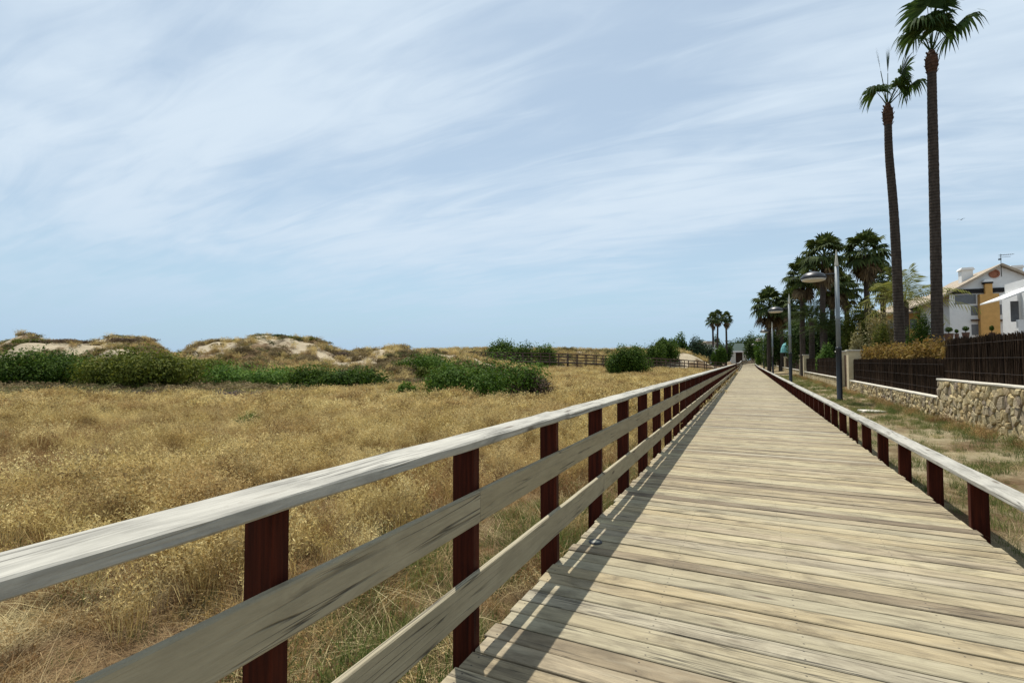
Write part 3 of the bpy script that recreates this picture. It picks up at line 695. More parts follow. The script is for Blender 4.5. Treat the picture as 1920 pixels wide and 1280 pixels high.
# grey-violet and yellow-green fringe at the foot of the dunes
vp, vs_ = [], []
for (px0, px1, v0, v1, nn_) in ((80, 245, 23.0, 26.5, 110), (375, 510, 23.4, 27, 90), (250, 330, 23, 26, 34), (960, 1035, 21.6, 22.6, 30), (-120, 60, 24, 27.5, 55)):
    for _ in range(nn_):
        p_ = PG(U(px0, px1), U(v0, v1)); vp.append(p_); vs_.append(U(0.35, 0.62))
scatter('grey_violet_scrub', 'low grey-violet scrub along the foot of the dunes', 'scrub', sc3, [p.x for p in vp], [p.y for p in vp], vs_)
G['yellow'] = grass_mat('yellow_green_scrub', [(0.05, (0.13, 0.12, 0.03)), (0.5, (0.27, 0.25, 0.07)), (0.95, (0.42, 0.37, 0.13))], 0.3)
sc4 = [scrub_proto('yellow_clump', G['yellow'], 230 + i, 300, 0.06, 0.8) for i in range(3)]
yp, ys = [], []
for (px0, px1, v0, v1, nn_) in ((120, 250, 25.5, 28, 36), (300, 400, 23.5, 27, 46), (0, 60, 26, 29, 24), (430, 560, 25.5, 29, 34), (690, 740, 31, 35, 14), (840, 960, 20.8, 21.6, 22)):
    for _ in range(nn_):
        p_ = PG(U(px0, px1), U(v0, v1)); yp.append(p_); ys.append(U(0.35, 0.65))
scatter('yellow_green_scrub', 'yellowish green scrub between the green bushes and the field', 'scrub', sc4, [p.x for p in yp], [p.y for p in yp], ys)

# ------------------------------------------------------------------ bushes
L = {}
L['dkgreen'] = foliage('dark_green_leaves', (0.012, 0.028, 0.003), (0.045, 0.085, 0.010), (0.13, 0.19, 0.028), 0.3)
L['green'] = foliage('green_leaves', (0.018, 0.042, 0.006), (0.058, 0.112, 0.014), (0.14, 0.21, 0.032), 0.3)
L['olive'] = foliage('olive_leaves', (0.030, 0.042, 0.006), (0.095, 0.115, 0.016), (0.21, 0.21, 0.04), 0.3)
L['bright'] = foliage('bright_green_leaves', (0.03, 0.07, 0.012), (0.09, 0.165, 0.03), (0.19, 0.28, 0.06), 0.35)
L['deadbrown'] = foliage('withered_leaves', (0.05, 0.035, 0.025), (0.12, 0.085, 0.06), (0.21, 0.15, 0.10), 0.2)
L['cream'] = foliage('straw_coloured_leaves', (0.12, 0.11, 0.05), (0.28, 0.25, 0.12), (0.46, 0.40, 0.22), 0.3)
L['orange'] = foliage('rust_orange_leaves', (0.06, 0.045, 0.012), (0.19, 0.11, 0.032), (0.34, 0.26, 0.08), 0.35, 1.6)
L['twig'] = flat('twig_bark', (0.09, 0.07, 0.05), 0.9)
L['treedk'] = foliage('tree_leaves', (0.015, 0.030, 0.008), (0.042, 0.072, 0.018), (0.10, 0.145, 0.04), 0.28)
L['pine'] = foliage('grey_green_leaves', (0.015, 0.030, 0.016), (0.040, 0.068, 0.032), (0.085, 0.12, 0.055), 0.25)

def cloud(rng, n, rx, ry, rz, lumps, leaf, spiky=0.0, base=0.0):
    k = lumps
    a = rng.uniform(0, 2 * np.pi, k); r = np.sqrt(rng.uniform(0, 1, k)) * 0.72
    hz = 1 - 0.85 * r ** 2
    lc = np.stack([r * np.cos(a) * rx, r * np.sin(a) * ry, hz * rz * rng.uniform(0.30, 0.70, k)], 1)
    lr = rng.uniform(0.26, 0.46, k)
    j = rng.integers(0, k, n); D = rng.normal(size=(n, 3)); D /= np.linalg.norm(D, axis=1, keepdims=True)
    rad = rng.uniform(0.0, 1.0, n) ** 0.35 * (1 + spiky * rng.normal(size=n))
    S = np.array([rx, ry, rz * 0.9])
    C = lc[j] + D * S * (lr[j] * rad)[:, None]
    C[:, 2] = np.abs(C[:, 2])
    C *= S / np.array([1, 1, 0.9]) / np.maximum(1e-3, np.percentile(np.abs(C), 99, axis=0))
    C[:, 2] += base
    Nn = D + rng.normal(0, 0.55, (n, 3)); Nn[:, 2] += 0.35
    return C, Nn, leaf * rng.uniform(0.55, 1.35, n)
def bush(name, label, cat, loc, rx, ry, rz, leaf, n, mat, lumps=14, spiky=0.08, seed=0, group=None, aspect=0.42, rz_rot=None, stems=7, upright=False):
    rng = np.random.default_rng(seed + 500)
    o = thing(name, label, cat, loc, U(0, 6.28) if rz_rot is None else rz_rot, group)
    n = int(n * 1.5); leaf *= 1.15; C, Nn, s = cloud(rng, n, rx, ry, rz, lumps, leaf, spiky)
    if upright:
        Nn = rng.normal(size=(n, 3)); Nn[:, 2] *= 0.15
    link('foliage', leaf_mesh('foliage', C, Nn, s, aspect, mat, rng), o)
    mb = MB()
    for q in range(stems):
        a = q * 6.28 / stems + rng.uniform(-.3, .3); f = rng.uniform(0.3, 0.65)
        mb.tube([(0.1 * rx * math.cos(a), 0.1 * ry * math.sin(a), -0.1), (0.3 * f * rx * math.cos(a), 0.3 * f * ry * math.sin(a), rz * 0.3), (f * rx * math.cos(a), f * ry * math.sin(a), rz * 0.62)], [0.045, 0.03, 0.012], 5)
    mb.build('stems', L['twig'], o)
    return o
CAMROT = YAW
def fbush(label, px0, px1, ytop, v, mat, leaf, n, lumps, seed, depth=None, name='dune_bush', spiky=0.17, stems=7, aspect=0.42, cat='bush', group=None, sink=0.0):
    p = PG((px0 + px1) / 2, v); rx = (px1 - px0) / 2 / F_PX * v
    top = P((px0 + px1) / 2, ytop, v).z; rz_ = max(0.4, top - p.z)
    p.z -= sink
    return bush(name, label, cat, p, rx * 1.06, depth or rx * 0.7, rz_ * 1.08, leaf, n, L[mat], lumps, spiky, seed, group, aspect, CAMROT, stems)
fbush('wide dark green bush spreading below the sandy dune top', -40, 185, 664, 34, 'dkgreen', 0.085, 13000, 26, 1, 2.4)
fbush('tall olive green feathery bush in front of the dark green bush', 165, 360, 664, 30.5, 'olive', 0.09, 12000, 22, 2, 2.4, spiky=0.14)
fbush('dusky olive bush in the gap between the two dune tops', 335, 445, 676, 41, 'olive', 0.09, 5000, 12, 3, 1.8)
fbush('low bright green creeping bush below the grassy dune', 385, 565, 688, 34.5, 'bright', 0.08, 7500, 20, 4, 2.2)
fbush('low dark green bush at the edge of the dry field', 540, 716, 691, 30.5, 'dkgreen', 0.075, 10000, 20, 5, 1.9)
fbush('large mounded dark green bush standing in the golden grass', 808, 1012, 682, 22.8, 'green', 0.062, 15000, 26, 6, 2.1)
fbush('small dark green bush beside the large mounded bush', 733, 790, 722, 22.5, 'green', 0.055, 2600, 8, 7, 0.7)
fbush('green bush low on the scrubby dune behind the dark bush', 738, 852, 667, 44, 'green', 0.09, 6000, 15, 8, 2.2)
fbush('small brown green bush below the scrubby dune', 775, 835, 690, 40, 'olive', 0.08, 2200, 8, 9, 1.1)
fbush('withered brown shrub at the flank of the large mounded bush', 958, 1036, 706, 22.2, 'deadbrown', 0.045, 4200, 11, 10, 1.0)
fbush('round dark green shrub standing alone before the branch railing', 1140, 1213, 655, 47, 'dkgreen', 0.085, 11000, 20, 11, 2.0, spiky=0.05)
fbush('low green bush against the foot of the branch railing', 985, 1030, 682, 55, 'green', 0.09, 1800, 8, 12, 1.2)
fbush('dark rounded bush behind the branch railing with a flat top', 915, 1005, 645, 74, 'dkgreen', 0.17, 7500, 13, 13, 3.0)
fbush('small green bush behind the branch railing', 1003, 1046, 651, 76, 'green', 0.16, 2600, 8, 14, 1.6)
fbush('dark bush behind the round shrub', 1195, 1245, 648, 74, 'dkgreen', 0.13, 3000, 10, 15, 2.0)
fbush('tall dark green bush beside the sandy mound', 1225, 1272, 640, 78, 'dkgreen', 0.13, 3600, 10, 16, 2.0)
fbush('tiny green shrub on top of the sandy dune', 195, 238, 629, 58, 'pine', 0.07, 900, 6, 17, 0.8)
fbush('tiny round green shrub in the grass behind the railing', 1095, 1116, 734, 27, 'green', 0.05, 500, 4, 18, 0.35, stems=4)
fbush('sparse green weed bush growing in the dry field', 437, 500, 787, 13.5, 'green', 0.03, 900, 7, 19, 0.5, spiky=0.25, stems=9, name='field_weed')
for q, (px, yt, v, wd) in enumerate(((455, 641, 56, 26), (515, 629, 57, 20), (486, 629, 57.5, 14), (560, 650, 52, 32), (640, 660, 52, 40), (120, 648, 53, 50), (245, 650, 52, 46), (60, 650, 52, 24))):
    nm = ('olive', 'pine', 'olive', 'olive', 'deadbrown', 'deadbrown', 'deadbrown', 'olive')[q]
    lb = ('olive bush on the grassy dune shoulder', 'small round green bush crowning the grassy dune', 'smallest round bush on the crest of the grassy dune', 'olive bush low on the flank of the grassy dune',
          'brown thicket between the grassy dune and the scrubby rise', 'brown brush patch on the bright sandy dune face', 'brown brush patch beside the tiny green shrub', 'olive brush at the outer end of the sandy dune')[q]
    fbush(lb, px - wd, px + wd, yt, v, nm, 0.08, 1700, 9, 40 + q, wd / F_PX * v * 0.8)

# ------------------------------------------------------------------ rubble garden wall, copings, pillars, brush fences
WX = 4.62
def stone_mat(name):
    t = NT(name); v = t.obj(); r = t.rnd()
    c = t.ramp(r, [(0.0, (0.30, 0.22, 0.11)), (0.25, (0.47, 0.37, 0.19)), (0.5, (0.56, 0.46, 0.26)), (0.75, (0.38, 0.31, 0.20)), (0.9, (0.27, 0.215, 0.16)), (1.0, (0.50, 0.37, 0.17))])
    n = t.noise(v, 14, 6, 0.7); n2 = t.noise(v, 5, 4, 0.6)
    c = t.mix(t.rng(n, 0.35, 0.7, 0, 0.55), c, (0.15, 0.105, 0.06)); c = t.mix(t.rng(n2, 0.5, 0.75, 0, 0.45), c, (0.60, 0.52, 0.34))
    t.bump(t.math('ADD', n, n2), 0.8, 0.03); return t.fin(c, 0.92, 0.15)
M['stone'] = stone_mat('rubble_stone')
M['mortar'] = flat('sandy_mortar', (0.24, 0.19, 0.12), 0.95, 0.3, 20, bump=0.5)
M['coping'] = flat('pale_coping', (0.56, 0.52, 0.43), 0.85, 0.12, 9, bump=0.2)
M['pillar'] = flat('cream_render', (0.52, 0.43, 0.27), 0.9, 0.12, 5, bump=0.2)
t = NT('distant_rubble'); p = t.pos(); vo = t.n('ShaderNodeTexVoronoi', {'Vector': p, 'Scale': 4.5}); vd = t.n('ShaderNodeTexVoronoi', {'Vector': p, 'Scale': 4.5}, feature='DISTANCE_TO_EDGE').outputs['Distance']
sp = t.n('ShaderNodeSeparateColor', {0: vo.outputs['Color']}).outputs[0]
c = t.ramp(sp, [(0.0, (0.30, 0.22, 0.11)), (0.5, (0.47, 0.37, 0.20)), (1.0, (0.54, 0.45, 0.27))]); c = t.mix(t.rng(vd, 0.02, 0.08, 0.6, 0), c, (0.15, 0.11, 0.07))
t.bump(t.rng(vd, 0.0, 0.12), 0.8, 0.04); M['rubble_far'] = t.fin(c, 0.92, 0.15)

def clip(poly, nx_, ny_, d):          # keep n.p <= d
    out = []
    for i in range(len(poly)):
        a, b = poly[i], poly[(i + 1) % len(poly)]; da = nx_ * a[0] + ny_ * a[1] - d; db = nx_ * b[0] + ny_ * b[1] - d
        if da <= 0: out.append(a)
        if da * db < 0: s = da / (da - db); out.append((a[0] + (b[0] - a[0]) * s, a[1] + (b[1] - a[1]) * s))
    return out
def stones(parent, Y0, Y1, z0, z1, cw, chh, seed, ztop):
    rr = random.Random(seed); pts = []
    nz = max(2, round((z1 - z0) / chh)); nyy = round((Y1 - Y0) / cw)
    for i in range(nz):
        for j in range(nyy):
            if rr.random() < 0.08: continue
            pts.append((Y0 + (j + 0.5 + (0.5 if i % 2 else 0) + rr.uniform(-.38, .38)) * (Y1 - Y0) / nyy, z0 + (i + 0.5 + rr.uniform(-.36, .36)) * (z1 - z0) / nz))
    for i, (y, z) in enumerate(pts):
        poly = [(Y0, z0), (Y1, z0), (Y1, z1), (Y0, z1)]
        for j, (y2, z2) in enumerate(pts):
            if i == j or abs(y2 - y) > 3 * cw or abs(z2 - z) > 3 * chh: continue
            nx_, ny_ = y2 - y, z2 - z; l = math.hypot(nx_, ny_)
            if l < 1e-6: continue
            nx_ /= l; ny_ /= l; poly = clip(poly, nx_, ny_, nx_ * (y + y2) / 2 + ny_ * (z + z2) / 2 - rr.uniform(0.004, 0.011))
            if len(poly) < 3: break
        if len(poly) < 3: continue
        cy0 = sum(q[0] for q in poly) / len(poly); cz0 = sum(q[1] for q in poly) / len(poly)
        n = len(poly); dep = rr.uniform(0.02, 0.06); vs, fs = [], []
        for (k_, xx, jj) in ((1.0, 0.03, 0), (0.97, -dep * 0.55, 0.006), (0.78, -dep, 0.012)):
            for q in poly: vs.append((xx + rr.uniform(-jj, jj), (q[0] - cy0) * k_ + rr.uniform(-jj, jj), (q[1] - cz0) * k_ + rr.uniform(-jj, jj)))
        vs.append((-dep - rr.uniform(0, 0.014), rr.uniform(-.015, .015), rr.uniform(-.015, .015)))
        for a in range(2):
            for k_ in range(n): k2 = (k_ + 1) % n; fs.append((a * n + k_, a * n + k2, a * n + n + k2, a * n + n + k_)[::-1])
        for k_ in range(n): fs.append((2 * n + k_, 3 * n, 2 * n + (k_ + 1) % n)[::1])
        o = MB().add(vs, fs).build('stone', M['stone'], parent, loc=(WX, cy0, cz0)); o.matrix_parent_inverse = Matrix.Translation(-Vector(parent.location))
def gwall(label, Y0, Y1, z1, body_mat, coping=True):
    o = thing('garden_wall', label, 'wall', (WX, Y0, -0.1))
    rbuild(MB().box(WX, WX + 0.34, Y0, Y1, -0.6, z1), 'wall_core', body_mat, o)
    if coping:
        n = max(1, round((Y1 - Y0) / 2.2))
        for k in range(n):
            a = Y0 + (Y1 - Y0) * k / n; b = Y0 + (Y1 - Y0) * (k + 1) / n
            rbuild(MB().plank((WX + 0.165, a + .002, z1 + 0.024), (WX + 0.165, b - .002, z1 + 0.024), 0.42, 0.044, 3, 0.003, 0.008), 'coping_slab', M['coping'], o)
    return o
w1 = gwall('high rubble stone wall under the tall brushwood fence', 2.0, 16.9, 0.93, M['mortar']); stones(w1, 9.2, 16.9, -0.2, 0.925, 0.215, 0.16, 5, 0.93)
w2 = gwall('lower rubble stone wall with pale coping below the rust coloured hedge', 16.95, 29.4, 0.44, M['mortar']); stones(w2, 16.95, 29.4, -0.14, 0.435, 0.21, 0.125, 6, 0.44)
w3 = gwall('stretch of stone wall between the two pairs of gate pillars', 33.2, 51.0, 0.46, M['rubble_far'])
w4 = gwall('farthest stone wall running on beyond the second gate', 55.4, 132.0, 0.50, M['rubble_far'])
# pillars and wooden gates
M['gate'] = wood('brown_gate_wood', [(0.0, (0.11, 0.062, 0.035)), (1.0, (0.17, 0.10, 0.055))], along=2)
for (Y0, lab) in ((29.42, 'cream gate pillar at the end of the lower wall'), (32.6, 'cream gate pillar across the opening from the lower wall'), (51.02, 'slim cream pillar before the second gate'), (54.7, 'slim cream pillar beyond the second gate'),
                  (76.0, 'cream pillar breaking the farthest wall'), (97.0, 'last cream pillar of the farthest wall')):
    o = thing('gate_pillar', lab, 'pillar', (WX + 0.2, Y0 + 0.3, -0.1))
    rbuild(MB().box(WX - 0.06, WX + 0.50, Y0, Y0 + 0.56, -0.5, 1.93), 'shaft', M['pillar'], o)
    rbuild(MB().box(WX - 0.11, WX + 0.55, Y0 - 0.05, Y0 + 0.61, 1.932, 2.0), 'cap', M['coping'], o)
for (a, b, lab) in ((29.99, 32.58, 'brown wooden plank gate between the first pair of pillars'), (51.6, 54.68, 'brown wooden plank gate between the slim pillars')):
    o = thing('garden_gate', lab, 'gate', (WX + 0.3, (a + b) / 2, -0.1)); n = 14
    for k in range(n):
        y0 = a + (b - a) * k / n
        rbuild(MB().plank((WX + 0.25, y0 + (b - a) / n / 2, -0.05), (WX + 0.25, y0 + (b - a) / n / 2, 1.75), 0.03, (b - a) / n - 0.012, 1, up=Vector((0, 1, 0))), 'plank', M['gate'], o)
    for zz in (0.3, 1.45): rbuild(MB().box(WX + 0.27, WX + 0.31, a, b, zz, zz + 0.12), 'crossbar', M['gate'], o)
# brushwood fences
t = NT('black_brushwood'); f = t.math('ADD', t.math('MULTIPLY', t.isl(), 0.6), t.math('MULTIPLY', t.noise(t.pos(), 1.3, 3), 0.4))
M['brush'] = t.fin(t.ramp(f, [(0.1, (0.010, 0.006, 0.004)), (0.6, (0.028, 0.017, 0.010)), (0.95, (0.075, 0.046, 0.027))]), 0.9, 0.1)
M['wire'] = flat('rusty_wire', (0.022, 0.015, 0.011), 0.8)
def brush_fence(label, Y0, Y1, X, z0, z1, per_m, seed, rad=0.008):
    rng = np.random.default_rng(seed); n = int((Y1 - Y0) * per_m)
    o = thing('brushwood_fence', label, 'fence', (X, Y0, z0))
    y = rng.uniform(Y0, Y1, n); x = X + rng.uniform(-0.03, 0.03, n); top = z1 + rng.normal(0, 0.025, n) + 0.035 * (vn(y * 1.2, y * 0, 3) - 0.5); ly = rng.normal(0, 0.03, n); lx = rng.normal(0, 0.012, n)
    r = rad * rng.uniform(0.6, 1.5, n); V = []
    for a in (0.5, 2.6, 4.7):
        V.append(np.stack([x + r * math.cos(a), y + r * math.sin(a), np.full(n, z0)], 1))
    for a in (0.5, 2.6, 4.7):
        V.append(np.stack([x + lx + 0.6 * r * math.cos(a), y + ly + 0.6 * r * math.sin(a), top], 1))
    V = np.stack(V, 1).reshape(-1, 3); i = np.arange(n)[:, None] * 6
    Fq = np.concatenate([i + np.array([[a, (a + 1) % 3, (a + 1) % 3 + 3, a + 3]]) for a in range(3)], 1).reshape(-1, 4)
    q = link('brushwood', mesh_np('brushwood', V, Fq, np.full(len(Fq), 4), M['brush']), o, kind='stuff'); q.matrix_parent_inverse = Matrix.Translation(-Vector(o.location))
    for zz in np.linspace(z0 + 0.2, z1 - 0.15, 3):
        rbuild(MB().tube([(X - 0.045, Y0, zz), (X - 0.045, Y1, zz)], [0.004, 0.004], 4), 'binding_wire', M['wire'], o)
    rbuild(MB().box(X + 0.035, X + 0.055, Y0, Y1, z0, z1 - 0.06), 'backing', M['brush'], o)
    return o
brush_fence('tall black brushwood fence on the high rubble wall', 2.0, 16.85, WX + 0.17, 0.975, 2.0, 170, 1)
brush_fence('lower black brushwood fence under the rust coloured hedge', 16.92, 29.4, WX + 0.17, 0.485, 1.5, 150, 2)
brush_fence('black brushwood fence between the two gates', 33.2, 51.0, WX + 0.17, 0.505, 1.6, 90, 3, 0.012)
brush_fence('farthest black brushwood fence beyond the second gate', 55.4, 132.0, WX + 0.17, 0.545, 1.7, 30, 4, 0.03)
# pale slab lying by the rail
sl_p = PG(1632, 15.6)
o = thing('concrete_slab', 'pale square concrete slab lying on the sand beside the low rail', 'slab', (sl_p.x, sl_p.y, sl_p.z - 0.02), 0.15)
MB().plank((0, -0.27, 0.04), (0, 0.27, 0.04), 0.6, 0.09, 3, 0.004, 0.012).build('slab', M['coping'], o)
MB().box(-0.08, 0.08, -0.015, 0.015, 0.08, 0.091).build('lifting_handle', M['dark_metal'], o)

# ------------------------------------------------------------------ street lamps
M['lamp_grey'] = flat('galvanised_grey', (0.19, 0.215, 0.225), 0.55, 0.1, 4, 0.4, 0.1)
M['lamp_pale'] = flat('pale_lamp_tip', (0.56, 0.53, 0.42), 0.5)
M['lamp_black'] = flat('black_lamp_paint', (0.012, 0.013, 0.015), 0.4, 0.2, 5, 0.5)
M['lamp_glass'] = flat('opal_diffuser', (0.62, 0.60, 0.52), 0.35, 0.05, 3, 0.5)
def lamp_meshes():
    d = {}
    d['base_plate'] = MB().box(-0.17, 0.17, -0.17, 0.17, -0.03, 0.03).me('base_plate', M['lamp_black'])
    d['lower_pole'] = MB().lathe([(0.115, 0.03), (0.115, 0.1), (0.10, 0.12), (0.10, 2.05), (0.105, 2.07), (0.105, 2.12), (0.09, 2.14)], 16).me('lower_pole', M['lamp_black'], True)
    d['upper_pole'] = MB().lathe([(0.082, 2.14), (0.08, 3.2), (0.09, 3.22), (0.09, 3.34), (0.078, 3.36), (0.074, 5.35)], 16).me('upper_pole', M['lamp_grey'], True)
    d['spike'] = MB().lathe([(0.074, 5.352), (0.066, 5.42), (0.012, 6.0), (0.002, 6.02)], 14).me('spike', M['lamp_pale'], True)
    d['arm'] = MB().tube([(0, 0, 5.05), (-0.22, 0, 5.06), (-0.42, 0, 5.06)], [0.03, 0.028, 0.026], 8).me('arm', M['lamp_black'])
    d['brace'] = MB().tube([(0, 0, 4.86), (-0.3, 0, 5.045)], [0.012, 0.012], 6).me('brace', M['lamp_black'])
    d['shade'] = MB().lathe([(0.46, 4.90), (0.465, 4.93), (0.44, 5.0), (0.37, 5.08), (0.25, 5.15), (0.10, 5.19), (0.04, 5.20)], 24, (-0.80, 0, 0)).me('shade', M['lamp_black'], True)
    d['diffuser'] = MB().lathe([(0.30, 4.80), (0.40, 4.83), (0.445, 4.898)], 24, (-0.80, 0, 0)).me('diffuser', M['lamp_glass'], True)
    return d
LM = lamp_meshes()
lamps = [(1573, 19.6, 'street lamp with black foot and grey spiked mast before the first gate pillar'), (1482, 32.6, 'second street lamp standing where the low rail breaks'), (1449, 56.0, 'third street lamp along the wall'),
         (1432, 80, 'fourth street lamp along the wall, almost lost in the trees'), (1421, 110, 'farthest street lamp near the kiosk')]
for px, v, lab in lamps:
    p = PG(px, v); lo = thing('street_lamp', lab, 'street lamp', p, 0, 'street lamps along the boardwalk')
    for nm in ('base_plate', 'lower_pole', 'upper_pole', 'spike', 'arm', 'brace', 'shade'):
        q = link(nm, LM[nm], lo)
        if nm == 'shade': link('diffuser', LM['diffuser'], q)

# ------------------------------------------------------------------ palms
L['fan'] = foliage('fan_palm_green', (0.016, 0.034, 0.010), (0.042, 0.078, 0.020), (0.10, 0.145, 0.04), 0.3, 2.0)
L['fan_mid'] = foliage('fan_palm_deep_green', (0.020, 0.032, 0.009), (0.056, 0.080, 0.022), (0.14, 0.16, 0.05), 0.25, 1.5)
L['fan_dead'] = foliage('dead_palm_fan', (0.045, 0.032, 0.018), (0.13, 0.09, 0.048), (0.26, 0.19, 0.10), 0.2, 1.5)
L['feather'] = foliage('feather_palm_dark', (0.014, 0.024, 0.008), (0.036, 0.056, 0.016), (0.085, 0.11, 0.03), 0.25, 1.5)
L['date'] = foliage('date_palm_yellow_green', (0.07, 0.085, 0.02), (0.17, 0.18, 0.05), (0.32, 0.30, 0.10), 0.35, 1.5)
def trunk_mat(name, a, b):
    t = NT(name); v = t.obj(); sx = t.n('ShaderNodeSeparateXYZ', {0: v}).outputs[2]
    w_ = t.math('SINE', t.math('ADD', t.math('MULTIPLY', sx, 42.0), t.math('MULTIPLY', t.noise(v, 3.0, 3), 5.0))); n = t.noise(t.mapv(v, (9, 9, 3)), 1.0, 5, 0.65)
    c = t.mix(t.rng(t.math('ADD', t.math('MULTIPLY', w_, 0.10), n), 0.3, 0.75), a, b); t.bump(t.math('ADD', t.math('MULTIPLY', w_, 0.5), n), 0.45, 0.02); return t.fin(c, 0.9, 0.15)
M['trunk'] = trunk_mat('palm_trunk', (0.035, 0.027, 0.021), (0.085, 0.066, 0.052)); M['boot'] = trunk_mat('palm_leaf_boots', (0.04, 0.022, 0.014), (0.125, 0.068, 0.042))
M['petiole'] = flat('palm_petiole', (0.085, 0.095, 0.03), 0.6)
def fan_leaf(el, pet, R, nseg=22, droop=0.5, spread=105, seed=0, close=1.0):
    rr = random.Random(seed); V, Fc = [], []
    d0 = Vector((math.cos(el), 0, math.sin(el))); hub = d0 * pet + Vector((0, 0, -0.10 * pet * pet * math.cos(el))); d = (d0 + Vector((0, 0, -0.30 * math.cos(el)))).normalized()
    side = Vector((0, 1, 0)); nrm = d.cross(side)
    def pet_ring(p, r): return [p + Vector((0, r, 0)), p - nrm * r - Vector((0, r * .5, 0)), p + nrm * r - Vector((0, r * .5, 0))]
    a = pet_ring(Vector((0, 0, 0)), 0.032) + pet_ring(d0 * pet * 0.5, 0.022) + pet_ring(hub, 0.014); V += a
    for i in range(2):
        for k in range(3): Fc.append((i * 3 + k, i * 3 + (k + 1) % 3, i * 3 + 3 + (k + 1) % 3, i * 3 + 3 + k))
    st = math.radians(spread) * 2 / nseg
    for i in range(nseg):
        ph = -math.radians(spread) + (i + 0.5) * st; ph *= close; q = abs(ph) / math.radians(spread)
        dr = d * math.cos(ph) + side * math.sin(ph); pr = (-d * math.sin(ph) + side * math.cos(ph))
        Rl = R * (1 - 0.28 * q * q) * rr.uniform(0.9, 1.08); b = len(V); tw = nrm * (0.02 * R * (1 if i % 2 else -1)); dd = droop * rr.uniform(0.75, 1.35)
        for s, wf in ((0.02, 0.1), (0.32, 1.0), (0.58, 1.0), (0.8, 0.55), (1.0, 0.0)):
            hang = dd * Rl * max(0, s - 0.25) ** 1.7 * 1.25
            p = hub + dr * Rl * (s if s < 0.6 else 0.6 + (s - 0.6) * (1 - 0.45 * min(1, dd))) - Vector((0, 0, hang)) + tw * s + d * (-0.12 * R * q * s)
            w_ = R * st * close * 0.33 * wf * (0.9 if s < .5 else 1.0)
            if wf > 0: V.append(p - pr * w_); V.append(p + pr * w_)
            else: V.append(p)
        for j in range(3): Fc.append((b + 2 * j, b + 2 * j + 1, b + 2 * j + 3, b + 2 * j + 2))
        Fc.append((b + 6, b + 7, b + 8))
    return V, Fc
def feather_leaf(el, Ln, npair=26, arch=0.55, seed=0, lw=0.022, ll=0.42):
    rr = random.Random(seed); V, Fc = [], []; pts = []
    for i in range(npair + 1):
        s = i / npair; pts.append(Vector((math.cos(el) * Ln * s, 0, math.sin(el) * Ln * s - arch * Ln * s ** 2.1)))
    for i in range(1, npair):
        p = pts[i]; d = (pts[i + 1] - pts[i - 1]).normalized(); s = i / npair
        up = d.cross(Vector((0, 1, 0)))
        V += [pts[i - 1] + Vector((0, .018 * (1.1 - s), 0)), pts[i - 1] - Vector((0, .018 * (1.1 - s), 0)), p - Vector((0, .018 * (1.1 - s), 0)), p + Vector((0, .018 * (1.1 - s), 0))]; b = len(V); Fc.append((b - 4, b - 3, b - 2, b - 1))
        if s < 0.1: continue
        for sd in (-1, 1):
            l = ll * Ln / 2.6 * (0.55 + 0.9 * math.sin(math.pi * min(1, s * 0.92 + 0.05))) * rr.uniform(.8, 1.15)
            dr = (d * 0.55 + Vector((0, sd, 0)) * 0.8 + Vector((0, 0, -0.28)) - up * 0.15 * rr.uniform(0, 1)).normalized(); b = len(V)
            V += [p, p + dr * l * 0.5 + d * lw, p + dr * l - Vector((0, 0, 0.08 * l)), p + dr * l * 0.5 - d * lw]; Fc.append((b, b + 1, b + 2, b + 3))
    return V, Fc
def leaf_me(vf, mat): return MB().add(*vf).me('frond', mat)
def trunk(parent, pts, r0, r1, boot=True, flare=1.3, n=14, ring=0.13):
    # pts relative to the parent; ringed trunk along a smooth curve
    pts = [Vector(p) for p in pts]; H = (pts[-1] - pts[0]).length; m = max(8, int(H / ring)); C, Rr = [], []
    for i in range(m + 1):
        s = i / m * (len(pts) - 1); k = min(int(s), len(pts) - 2); f = s - k
        p0, p1, p2, p3 = pts[max(k - 1, 0)], pts[k], pts[k + 1], pts[min(k + 2, len(pts) - 1)]
        C.append(0.5 * ((2 * p1) + (p2 - p0) * f + (2 * p0 - 5 * p1 + 4 * p2 - p3) * f * f + (3 * p1 - p0 - 3 * p2 + p3) * f ** 3))
        q = i / m; Rr.append((r0 + (r1 - r0) * q) * (1 + (flare - 1) * math.exp(-q * 22)) * (1 + (0.022 if i % 2 else -0.012) + U(-.015, .015)))
    MB().tube(C, Rr, n).build('trunk', M['trunk'], parent, smooth=True)
    return C[-1]
def boots(parent, top, r, h, scale=1.5):
    mb = MB(); mb.lathe([(r * 0.9, -h * 0.35), (r * 1.2, -h * 0.15), (r * scale, h * 0.2), (r * scale * 0.95, h * 0.5), (r * 0.8, h * 0.85), (r * 0.4, h)], 12, top)
    for i in range(26):
        a = i * 2.4; z = -h * 0.3 + h * 1.0 * (i / 26); rr = r * (1.15 if i < 5 else scale * (1 - abs(i / 26 - 0.45) * 0.7)); c, s = math.cos(a), math.sin(a)
        b = top + Vector((c * rr * 0.8, s * rr * 0.8, z)); mb.plank(b, b + Vector((c * 0.09, s * 0.09, 0.17)), 0.09, 0.02, 1, 0, 0.003, up=Vector((-s, c, 0)).cross(Vector((0, 0, 1))) + Vector((0.01, 0.02, 0)))
    return mb.build('leaf_boots', M['boot'], parent)
